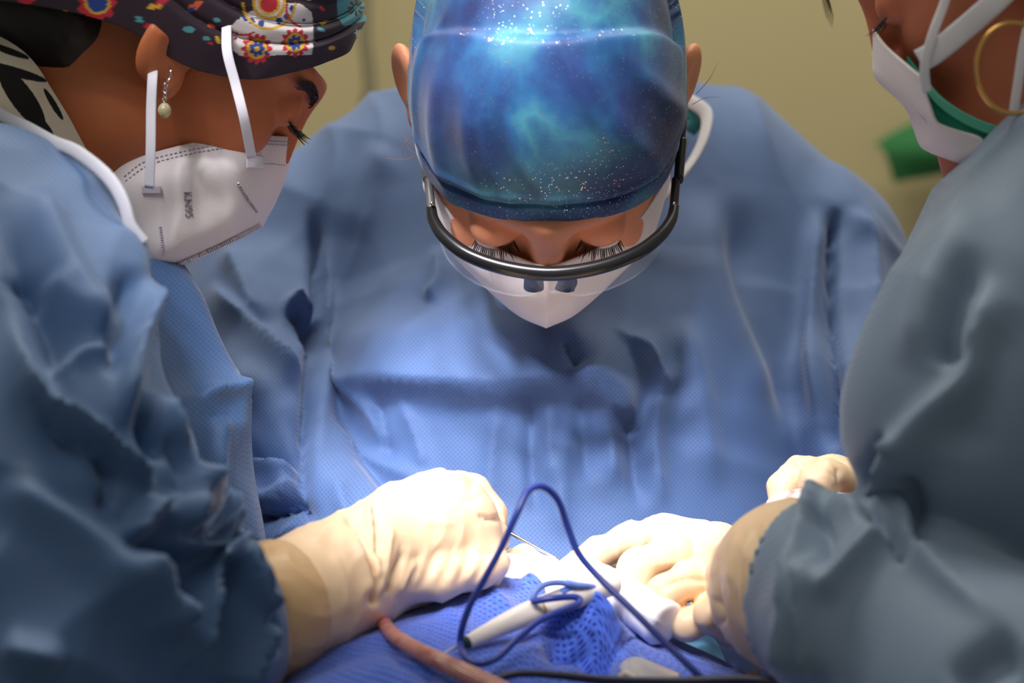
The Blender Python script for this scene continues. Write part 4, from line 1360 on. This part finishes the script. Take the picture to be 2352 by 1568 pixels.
def hand2(p):
    d = chain(p, *arm2, .02)
    d = smin(d, chain(p, *palm2, .012), .014)
    for f_ in fin2:
        d = smin(d, chain(p, *f_, .006), .0028)
    d = smin(d, chain(p, *thumb2, .006), .003)
    return smin(d, chain(p, *tip2, .006), .002)
H2F = [([(1500, 1362), (1570, 1330), (1640, 1340)], -.0024, 7, 7), ([(1535, 1400), (1590, 1380), (1640, 1370)], -.002, 6, 6),
       ([(1470, 1300), (1540, 1290), (1610, 1300)], .0008, 8, 8), ([(1500, 1355), (1520, 1345), (1545, 1350)], .0012, 4, 4),
       ([(1595, 1215), (1640, 1260), (1665, 1300)], .0008, 10, 10), ([(1655, 1250), (1650, 1330), (1660, 1420)], -.0015, 8, 8),
       ([(1700, 1190), (1680, 1290), (1690, 1400), (1730, 1490)], .0016, 10, 14), ([(1730, 1200), (1712, 1290), (1716, 1400), (1740, 1500)], .0022, 6, 8),
       ([(1750, 1200), (1728, 1300), (1730, 1400)], -.002, 8, 8),
       ([(1630, 1370), (1655, 1390), (1665, 1420), (1645, 1440)], -.0018, 5, 5)]
for i_ in range(7):
    H2F.append(([(1600 + 9 * i_, 1270 + 4 * i_), (1610 + 9 * i_, 1310 + 6 * i_)], .0005 * (1 if i_ % 2 else -1), 4, 4))
g2 = hand_obj(hand2, arm2[0] + palm2[0] + fin2[0][0] + fin2[3][0], .0015, person_r, H2F)

ax2 = P(1826, 1345, 1.03) - P(1895, 1360, 1.00); ax2 /= np.linalg.norm(ax2)
rings = []
for t, dr in ((-.006, .001), (0, .0018), (.006, .0008), (.010, .0020), (.015, .0006), (.020, .0002), (.026, -.002)):
    rings.append(ring_pts(P(1850, 1350, 1.02) + ax2 * t, ax2, rp(181, 1.02) + dr, 44))
rings = np.array(rings)
V = np.array([catmull(rings[:, k_], 36) for k_ in range(44)]).transpose(1, 0, 2).reshape(-1, 3)
o = mesh_obj('glove_cuff', V, grid_faces(36, 44, wrap=True), GLOVE_D, g2)
modifier(o, 'SOLIDIFY', thickness=.0008, offset=0); modifier(o, 'SUBSURF', levels=1, render_levels=1)

# the middle person's left hand, behind: index finger and thumb pinching a swab
idx = PR([(2060, 1120, 1.25, 62), (1985, 1098, 1.225, 46), (1910, 1086, 1.215, 36), (1838, 1088, 1.205, 34), (1800, 1122, 1.20, 30), (1792, 1150, 1.195, 25)])
mid_ = PR([(2040, 1130, 1.24, 55), (1960, 1112, 1.21, 40), (1898, 1098, 1.185, 36), (1876, 1115, 1.18, 35), (1885, 1160, 1.18, 32)])
th_ = PR([(2050, 1190, 1.23, 55), (1960, 1180, 1.21, 40), (1890, 1180, 1.20, 32), (1830, 1172, 1.195, 24)])
def hand3(p):
    d = chain(p, *idx, .008)
    d = smin(d, chain(p, *mid_, .008), .003)
    d = smin(d, chain(p, *th_, .008), .004)
    return smin(d, cone(p, P(2050, 1140, 1.25), P(2150, 1170, 1.29), rp(90, 1.25), rp(100, 1.29)), .015)
hand_obj(hand3, idx[0] + th_[0] + [P(2150, 1170, 1.29)], .0016, person_c, [([(1840, 1055), (1848, 1080), (1846, 1100)], -.001, 4, 4), ([(1898, 1085), (1908, 1092), (1916, 1100)], -.0008, 3, 3), ([(1925, 1070), (1922, 1100), (1930, 1130)], -.002, 8, 8)])
# the middle person's right hand, mostly hidden behind the fist
h4 = PR([(880, 1262, 1.25, 70), (960, 1290, 1.22, 70), (1060, 1300, 1.20, 62), (1130, 1300, 1.19, 40), (1200, 1292, 1.17, 30), (1262, 1304, 1.16, 25)])
h4b = PR([(1040, 1330, 1.19, 48), (1140, 1330, 1.17, 34), (1220, 1325, 1.155, 28), (1290, 1322, 1.15, 24)])
def hand4(p):
    d = chain(p, *h4, .008)
    for k_ in range(3):
        o_ = np.array([0, .010 + .014 * k_, -.003 * k_])
        pts_, r_ = h4
        d = smin(d, chain(p, [pts_[2] + o_, pts_[3] + o_ * 1.2, pts_[4] + o_ + np.array([-.006 * k_, 0, -.008])], [r_[2] * .7, r_[3] * .8, r_[4] * .85], .006), .003)
    return smin(d, chain(p, *h4b, .008), .003)
hand_obj(hand4, h4[0] + h4b[0], .0016, person_c, [])

# ------------------------------------------------------------------ patient, drapes
# heightfield cloth over the patient's body, in the camera-aligned frame
DRAPE = mat('cobalt_blue_absorbent_cloth', srgb(66, 104, 214), rough=.8, sheen=.35, spec=.3)
k = NT(DRAPE)
uvn = k.n('ShaderNodeUVMap'); mp = k.n('ShaderNodeMapping'); mp.inputs['Rotation'].default_value = (0, 0, .5); k.l(uvn.outputs[0], mp.inputs['Vector'])
vo = k.n('ShaderNodeTexVoronoi', voronoi_dimensions='2D'); vo.inputs['Scale'].default_value = 250; vo.inputs['Randomness'].default_value = .12
k.l(mp.outputs[0], vo.inputs['Vector'])
rr = k.ramp(vo.outputs['Distance'], [(.12, (0, 0, 0, 1)), (.40, (1, 1, 1, 1))])
nz = k.n('ShaderNodeTexNoise'); nz.inputs['Scale'].default_value = 330; nz.inputs['Detail'].default_value = 6; nz.inputs['Roughness'].default_value = .7
tc = k.n('ShaderNodeTexCoord'); k.l(tc.outputs['Object'], nz.inputs['Vector'])
c1 = k.mix(nz.outputs[0], srgb(38, 72, 190), srgb(96, 136, 232))
k.l(k.mix(rr.outputs[0], srgb(34, 58, 168), c1), k.b.inputs['Base Color'])
b1 = k.bump(rr.outputs[0], .5, .0016)
k.l(k.bump(nz.outputs[0], .6, .0012, b1).outputs[0], k.b.inputs['Normal'])
drows = [
    [(560, 1720, .985), (700, 1505, 1.055), (860, 1424, 1.085), (1000, 1362, 1.12), (1120, 1318, 1.14), (1215, 1322, 1.14), (1300, 1392, 1.13), (1400, 1402, 1.135), (1500, 1440, 1.13), (1640, 1510, 1.11), (1760, 1580, 1.09)],
    [(560, 1750, .96), (700, 1525, 1.035), (860, 1442, 1.062), (1000, 1388, 1.09), (1110, 1350, 1.105), (1200, 1362, 1.11), (1290, 1410, 1.11), (1390, 1418, 1.11), (1500, 1465, 1.10), (1640, 1535, 1.085), (1760, 1610, 1.07)],
    [(540, 1760, .94), (680, 1540, 1.01), (840, 1460, 1.04), (980, 1428, 1.055), (1100, 1410, 1.07), (1200, 1420, 1.078), (1290, 1440, 1.085), (1390, 1450, 1.085), (1500, 1500, 1.075), (1640, 1575, 1.06), (1760, 1650, 1.05)],
    [(540, 1800, .92), (660, 1590, .985), (820, 1510, 1.01), (960, 1480, 1.025), (1090, 1468, 1.04), (1190, 1478, 1.045), (1290, 1500, 1.05), (1390, 1510, 1.05), (1500, 1560, 1.04), (1640, 1640, 1.03), (1760, 1700, 1.02)],
    [(520, 1860, .89), (640, 1660, .95), (800, 1590, .97), (940, 1560, .985), (1080, 1550, .995), (1190, 1560, 1.0), (1290, 1580, 1.0), (1390, 1600, 1.0), (1500, 1640, .99), (1640, 1720, .98), (1760, 1790, .97)],
    [(500, 2100, .86), (620, 2000, .89), (780, 1960, .90), (920, 1940, .91), (1070, 1930, .915), (1190, 1940, .92), (1290, 1960, .92), (1390, 1980, .92), (1500, 2000, .91), (1640, 2050, .90), (1760, 2100, .89)],
]
def drape_fn(V, uv, F):
    N = normals(V, F)
    if N[:, 2].mean() < 0:
        N = -N
    q = proj(V)
    D = np.zeros(len(V))
    for f_ in (([(1225, 1452), (1290, 1462), (1350, 1470), (1425, 1492)], .022, 10, 34, dict(taper=.3, power=1.3)),
               ([(1210, 1442), (1300, 1478), (1400, 1482), (1425, 1500)], .010, 18, 30),
               ([(1225, 1490), (1300, 1505), (1390, 1515), (1420, 1530)], -.014, 22, 12),
               ([(1190, 1455), (1280, 1510), (1370, 1568)], .006, 30, 14),
               ([(880, 1500), (960, 1530), (1010, 1568)], -.004, 14, 26),
               ([(1110, 1345), (1160, 1400), (1190, 1450)], .004, 20, 20),
               ([(1190, 1330), (1225, 1360), (1230, 1400)], .008, 14, 20),
               ([(1000, 1385), (1060, 1430), (1080, 1480)], .003, 20, 24),
               ([(1250, 1395), (1360, 1420), (1480, 1460)], .005, 16, 30)):
        D += fold(q, *f_[:4], **(f_[4] if len(f_) > 4 else {}))
    D += .0022 * vnoise(V * 30, 31) + .0007 * vnoise(V * 95, 32)
    return V + N * D[:, None]
drape = patch('surgical_drape', drows, 420, 330, DRAPE, None, thick=.0012, fn=drape_fn)
_v = verts_c(drape); _li = np.empty(len(drape.data.loops), int); drape.data.loops.foreach_get('vertex_index', _li)
_g = _v.reshape(330, 420, 3)
_arcu = np.hstack([np.zeros((330, 1)), np.cumsum(np.linalg.norm(np.diff(_g, axis=1), axis=2), 1)]).ravel()
_arc = np.vstack([np.zeros((1, 420)), np.cumsum(np.linalg.norm(np.diff(_g, axis=0), axis=2), 0)]).ravel()
drape.data.uv_layers[0].data.foreach_set('uv', np.stack([_arcu, _arc], 1)[_li].ravel().astype(np.float32))
tag(drape, 'bright blue dimpled surgical drape covering the patient under the hands', 'surgical drape')
dv = verts_c(drape)
# lower, paler drape beyond the right edge of the bright one
DR2 = mat('pale_cyan_drape', srgb(104, 160, 196), rough=.7)
DR3 = mat('dark_blue_drape', srgb(24, 52, 110), rough=.7)
r2 = [[(1480, 1420, 1.19), (1560, 1425, 1.17), (1620, 1450, 1.16), (1655, 1500, 1.155), (1670, 1560, 1.15), (1675, 1700, 1.14)],
      [(1480, 1470, 1.165), (1545, 1468, 1.15), (1600, 1490, 1.14), (1635, 1530, 1.135), (1650, 1590, 1.13), (1655, 1720, 1.12)],
      [(1470, 1560, 1.14), (1530, 1560, 1.125), (1580, 1580, 1.12), (1610, 1610, 1.115), (1625, 1660, 1.11), (1630, 1760, 1.10)]]
o = patch('towel', r2, 60, 40, DR2, None, thick=.002, fn=lambda V, uv, F: V + normals(V, F) * (.0018 * vnoise(V * 50, 40))[:, None])
tag(o, 'pale blue folded towel peeking out below the curled gloved fingers', 'towel')
r3 = [[(1380, 1440, 1.24), (1560, 1420, 1.24), (1720, 1430, 1.22), (1900, 1460, 1.20)],
      [(1380, 1540, 1.19), (1560, 1520, 1.19), (1720, 1530, 1.17), (1900, 1560, 1.15)],
      [(1380, 1700, 1.13), (1560, 1700, 1.13), (1720, 1700, 1.12), (1900, 1700, 1.10)]]
o = patch('under_drape', r3, 80, 60, DR3, None, thick=.002, fn=lambda V, uv, F: V + normals(V, F) * (.004 * vnoise(V * 26, 44))[:, None])
tag(o, 'dark blue drape in shadow at the lower right, under the pale towel', 'surgical drape')
# patient: a body lying under the drape, a strip of skin open below the fist
def pat(p):
    return smin(ell(p, P(1150, 1840, 1.12), (.15, .10, .055)), ell(p, P(862, 1568, 1.118), (.062, .045, .040)), .02)
patient = thing('person', 'patient lying under the blue drape, a strip of skin showing below the wrist', 'person', P(1150, 1900, 1.1))
skp = [[(690, 1420, 1.10), (780, 1395, 1.11), (860, 1372, 1.12), (960, 1345, 1.135), (1060, 1320, 1.15)],
       [(690, 1470, 1.075), (780, 1440, 1.085), (860, 1412, 1.095), (960, 1380, 1.11), (1060, 1350, 1.125)],
       [(690, 1530, 1.06), (780, 1500, 1.07), (860, 1470, 1.08), (960, 1440, 1.09), (1060, 1400, 1.10)]]
SKIN_P = skin('patient_skin', srgb(186, 130, 92), srgb(160, 100, 66))
V, F = surface_nets(pat, P(1150, 1760, 1.10) - np.array([.2, .16, .1]), P(1150, 1760, 1.10) + np.array([.2, .16, .1]), .004)
mesh_obj('body', V, F, SKIN_P, patient)

# ------------------------------------------------------------------ instruments and tubing
# white gauze: loose sheet and rolled pad
GAUZE = mat('white_gauze', srgb(244, 242, 244), rough=.9, sheen=.3)
k = NT(GAUZE)
tc = k.n('ShaderNodeTexCoord'); wv = k.n('ShaderNodeTexWave'); wv.inputs['Scale'].default_value = 240; wv.inputs['Distortion'].default_value = 1.5
k.l(tc.outputs['Object'], wv.inputs['Vector'])
k.l(k.bump(wv.outputs[0], .25, .0005).outputs[0], k.b.inputs['Normal'])
def pad(p):
    a, b = P(1335, 1312, 1.125), P(1520, 1428, 1.085)
    ax = (b - a) / np.linalg.norm(b - a)
    q = p - a.astype(np.float32)
    t = q @ ax.astype(np.float32)
    w = q - t[:, None] * ax.astype(np.float32)
    rad = np.linalg.norm(w * np.array([1, .8, 1], np.float32), axis=1)
    tt = np.clip(t / np.linalg.norm(b - a), 0, 1)
    d = rad - (rp(40, 1.1) + rp(14, 1.1) * tt)
    return smax(smax(d, -t - .004, .004), t - np.linalg.norm(b - a) - .004, .004)
c_ = (P(1335, 1312, 1.125) + P(1520, 1428, 1.085)) / 2
o = sdf_obj('gauze_roll', pad, c_ - .05, c_ + .05, .001, GAUZE, None, folds=[([(1400, 1360), (1470, 1400), (1530, 1440)], .001, 6, 6)], crumple=.0003, scale=70)
tag(o, 'white rolled gauze pad lying under the curled fingers of the right hand', 'gauze')
gs = [[(1150, 1272, 1.15), (1200, 1276, 1.155), (1260, 1284, 1.155), (1320, 1296, 1.15), (1385, 1310, 1.14), (1440, 1330, 1.13)],
      [(1150, 1292, 1.14), (1200, 1298, 1.142), (1260, 1306, 1.142), (1310, 1322, 1.138), (1370, 1338, 1.13), (1420, 1362, 1.12)],
      [(1152, 1314, 1.132), (1205, 1324, 1.13), (1245, 1344, 1.126), (1300, 1362, 1.124), (1360, 1378, 1.118), (1430, 1410, 1.112)],
      [(1156, 1322, 1.13), (1212, 1334, 1.127), (1248, 1372, 1.118), (1290, 1392, 1.114), (1360, 1410, 1.108), (1450, 1446, 1.10)]]
o = patch('gauze_swab', gs, 120, 70, GAUZE, None, thick=.0022, fn=lambda V, uv, F: V + normals(V, F) * (.0016 * vnoise(V * 60, 51) + .0006 * vnoise(V * 170, 52))[:, None])
tag(o, 'loose white gauze swab spread over the drape between the two gloved hands', 'gauze')
PINKG = mat('pink_stained_gauze', srgb(236, 196, 190), rough=.9)
k = NT(PINKG); tc = k.n('ShaderNodeTexCoord'); nz = k.n('ShaderNodeTexNoise'); nz.inputs['Scale'].default_value = 60; k.l(tc.outputs['Object'], nz.inputs['Vector'])
rr = k.ramp(nz.outputs[0], [(.45, srgb(240, 222, 218)), (.6, srgb(224, 110, 96))]); k.l(rr.outputs[0], k.b.inputs['Base Color'])
o = patch('stained_swab', [[(1768, 1152, 1.185), (1790, 1132, 1.178), (1830, 1124, 1.174), (1870, 1128, 1.175), (1990, 1136, 1.18)],
                        [(1766, 1162, 1.184), (1792, 1156, 1.176), (1830, 1150, 1.170), (1870, 1152, 1.172), (1990, 1154, 1.18)],
                        [(1772, 1172, 1.185), (1795, 1176, 1.178), (1830, 1176, 1.174), (1870, 1180, 1.176), (1990, 1176, 1.18)]], 60, 30, PINKG, None, thick=.003,
          fn=lambda V, uv, F: V + normals(V, F) * (.0016 * vnoise(V * 120, 61))[:, None])
tag(o, 'small pink stained gauze swab pinched by the gloved hand behind the right sleeve', 'gauze')

# electrosurgical pencil: white tapered barrel, tip, seam ring, blue lead
PENW = mat('white_pencil_plastic', srgb(236, 228, 220), rough=.35, spec=.5)
TEALP = mat('dark_teal_plastic', srgb(14, 60, 62), rough=.4)
lay = lambda L, lift: [surf_pt(dv, x, y, lift) for x, y in L]
pa = [P(x, y, d) for x, y, d in ((1074, 1474, 1.018), (1120, 1452, 1.026), (1170, 1428, 1.036), (1235, 1400, 1.048), (1320, 1368, 1.062), (1410, 1338, 1.078))]
pen = thing('cautery_pencil', 'white cautery pencil lying on the blue drape, its narrow tip pointing lower left', 'surgical tool', pa[0])
tube('barrel', pa, [rp(15, 1.05), rp(20, 1.05), rp(25, 1.06), rp(28, 1.08), rp(29, 1.09), rp(27, 1.1)], PENW, pen, n=90, sides=28)
tube('seam_ring', [pa[3] + (pa[4] - pa[3]) * .0, pa[3] + (pa[4] - pa[3]) * .02, pa[3] + (pa[4] - pa[3]) * .04], rp(29.4, 1.078), mat('tan_plastic', srgb(196, 150, 84), rough=.4), pen, n=6, sides=28)
tube('tip_socket', [pa[0] + (pa[0] - pa[1]) * .22, pa[0] + (pa[0] - pa[1]) * .1, pa[0]], [rp(9, 1.04), rp(13, 1.04), rp(15, 1.04)], TEALP, pen, n=8, sides=20)
tube('electrode', [pa[0] + (pa[0] - pa[1]) * .15, P(1040, 1490, 1.011), P(1006, 1508, 1.004)], [.0009, .0007, .0004], STEEL, pen, n=12)
tube('button', [P(1290, 1358, 1.052), P(1320, 1346, 1.057)], .0017, mat('blue_button', srgb(90, 130, 220), rough=.4), pen, n=8, flat=.6)
# leads
CORDB = mat('navy_blue_cord', srgb(40, 62, 150), rough=.3, spec=.6)
cord = [(1690, 1640, .985), (1610, 1556, .99), (1530, 1478, 1.0), (1450, 1398, 1.01), (1380, 1330, 1.02), (1330, 1272, 1.025), (1304, 1210, 1.025), (1285, 1155, 1.02), (1262, 1126, 1.015), (1236, 1117, 1.01), (1210, 1132, 1.005),
        (1185, 1185, 1.0), (1150, 1260, 1.0), (1115, 1325, 1.0), (1082, 1385, 1.005), (1062, 1440, 1.01), (1058, 1480, 1.015), (1072, 1512, 1.015), (1105, 1524, 1.012), (1145, 1508, 1.01), (1190, 1465, 1.012), (1240, 1425, 1.02), (1290, 1402, 1.025), (1325, 1388, 1.034), (1331, 1375, 1.038), (1312, 1370, 1.038), (1265, 1374, 1.036), (1222, 1381, 1.038)]
cord = [(x, y, min(d, surf_pt(dv, x, y, .012)[1]) if y > 1420 else d) for x, y, d in cord]
tag(tube('electrosurgical_cable', PP(cord), rp(8.2, 1.01), CORDB, n=420, sides=14), 'thin dark blue cord rising in a tall loop in front of the gloved hands', 'cord')
tag(tube('lead_wire', PP([(1222, 1381, 1.040), (1232, 1356, 1.042), (1256, 1341, 1.046), (1290, 1338, 1.052), (1330, 1344, 1.056), (1380, 1350, 1.068)]), rp(7.5, 1.06), mat('light_blue_cord', srgb(112, 140, 214), rough=.35), n=60, sides=14),
    'short pale blue lead curving into the back of the white pencil', 'cord')
tag(tube('drape_cable', PP([(1120, 1575, .985), (1150, 1556, .985), (1200, 1546, .985), (1290, 1551, .985), (1400, 1562, .985), (1560, 1566, .985), (1700, 1562, .98), (1800, 1570, .97)]), [rp(9, .98), rp(9, .98), rp(12, .98), rp(14, .98)], mat('black_blue_cable', srgb(24, 26, 60), rough=.35), n=90, sides=14),
    'thick dark cable running along the bottom edge of the picture', 'cord')
# suction tube
TUBEM = mat('blood_pink_tubing', srgb(214, 120, 112), rough=.2, spec=.7, trans=.25, sss=.3, coat=.4)
k = NT(TUBEM)
uvn = k.n('ShaderNodeUVMap'); sx = k.n('ShaderNodeSeparateXYZ'); k.l(uvn.outputs[0], sx.inputs[0])
rr = k.ramp(k.math('MULTIPLY', sx.outputs[0], 11.0), [(.0, srgb(206, 62, 64)), (.2, srgb(222, 96, 94)), (.42, srgb(228, 160, 150)), (1, srgb(206, 146, 128))])
nz = k.n('ShaderNodeTexNoise'); nz.inputs['Scale'].default_value = 120; tc = k.n('ShaderNodeTexCoord'); k.l(tc.outputs['Object'], nz.inputs['Vector'])
k.l(k.mix(k.ramp(nz.outputs[0], [(.5, (0, 0, 0, 1)), (.75, (.6, .6, .6, 1))]).outputs[0], rr.outputs[0], srgb(150, 40, 48)), k.b.inputs['Base Color'])
wv = k.math('SINE', k.math('MULTIPLY', sx.outputs[1], 6.283 * 22))
k.l(k.bump(wv, .5, .0006).outputs[0], k.b.inputs['Normal'])
st_ = [(868, 1398, 1.078), (878, 1425, 1.062), (905, 1458, 1.048), (950, 1488, 1.036), (1010, 1518, 1.022), (1070, 1546, 1.008), (1140, 1580, .992), (1230, 1630, .97)]
for i_ in range(1, len(st_)):
    x, y, d = st_[i_]
    if y < 1560:
        st_[i_] = (x, y, surf_pt(dv, x, y, .012)[1])
st_[0] = (868, 1398, st_[1][2] + .012)
st_[-2] = (1140, 1580, st_[-3][2] - .014); st_[-1] = (1230, 1630, st_[-3][2] - .035)
suc = tag(tube('suction_tube', PP(st_), [rp(15, 1.07), rp(17, 1.05), rp(18, 1.04), rp(21, 1.02), rp(23, 1.0), rp(25, .98)], TUBEM, n=160, sides=40), 'pink translucent suction tube curving across the blue drape', 'tube')
# instrument held between the hands
ins = tag(tube('needle_holder', PP([(1120, 1196, 1.16), (1180, 1228, 1.155), (1230, 1256, 1.152), (1282, 1284, 1.148)]), [.0010, .0010, .0009, .0007], STEEL, n=30, sides=10), 'thin steel instrument shaft held between the two gloved hands', 'surgical tool')
# clear clip and tan tab at the bottom edge
CLR = mat('milky_clear_plastic', srgb(206, 204, 210), rough=.2, trans=.3, spec=.7)
clip = thing('tube_clip', 'milky plastic clip lying on the drape at the bottom edge', 'clip', P(1480, 1560, 1.02))
patch('clip_body', [[(1428, 1540, 1.030), (1440, 1522, 1.034), (1470, 1519, 1.036), (1520, 1540, 1.03), (1560, 1556, 1.022)],
                    [(1430, 1552, 1.022), (1450, 1545, 1.024), (1480, 1545, 1.026), (1520, 1556, 1.02), (1560, 1568, 1.014)],
                    [(1432, 1566, 1.016), (1450, 1568, 1.016), (1480, 1572, 1.016), (1520, 1578, 1.012), (1560, 1586, 1.006)]], 30, 24, CLR, clip, thick=.005)
tube('clip_stem', PP([(1424, 1552, 1.018), (1440, 1546, 1.016), (1458, 1560, 1.014)]), .0016, mat('ivory_plastic', srgb(214, 206, 184), rough=.4), clip, n=16)
o = patch('tape_tab', [[(1706, 1552, 1.04), (1740, 1538, 1.045)], [(1720, 1590, 1.03), (1756, 1580, 1.035)]], 10, 10, mat('tan_tape', srgb(190, 160, 136), rough=.7), None, thick=.0015)
tag(o, 'small tan tape tab at the lower right corner of the bright blue drape', 'tape')

# ------------------------------------------------------------------ things behind
gb = [[(2010, 330, 2.665), (2060, 300, 2.655), (2120, 275, 2.65), (2260, 250, 2.645)], [(2035, 355, 2.66), (2080, 350, 2.65), (2160, 340, 2.64), (2270, 330, 2.65)], [(2052, 418, 2.67), (2100, 408, 2.665), (2170, 395, 2.66), (2280, 370, 2.665)]]
o = patch('hanging_green_cloth', gb, 50, 40, GREEN, None, thick=.006, fn=lambda V, uv, F: V + normals(V, F) * (.01 * vnoise(V * 10, 70))[:, None])
tag(o, 'dark green cloth out of focus hanging on the wall behind the right person', 'cloth')
o = patch('hanging_light_green_cloth', [[(380, 560, 2.70), (440, 550, 2.68), (520, 560, 2.70)], [(380, 640, 2.70), (440, 640, 2.67), (520, 640, 2.70)], [(380, 760, 2.71), (440, 760, 2.68), (520, 760, 2.71)]], 30, 30, GREENL, None, thick=.006)
tag(o, 'patch of light green cloth on the wall seen below the left person\'s white mask', 'cloth')
# white neck binding of the middle gown
bp = PP([(1540, 215, 1.42), (1590, 236, 1.40), (1622, 262, 1.385), (1618, 310, 1.37), (1596, 360, 1.36), (1560, 410, 1.35), (1510, 470, 1.345), (1450, 520, 1.34)])
tube('neck_binding', bp, .0052, BIND, gc, n=80, sides=14, flat=.35, up=(0, -1, 0))
TEALC = mat('teal_scrub_cotton', srgb(36, 110, 120), rough=.8)
tube('collar', PP([(1540, 240, 1.42), (1580, 258, 1.405), (1600, 275, 1.40), (1580, 300, 1.40)]), .006, TEALC, person_c, n=40, flat=.5)
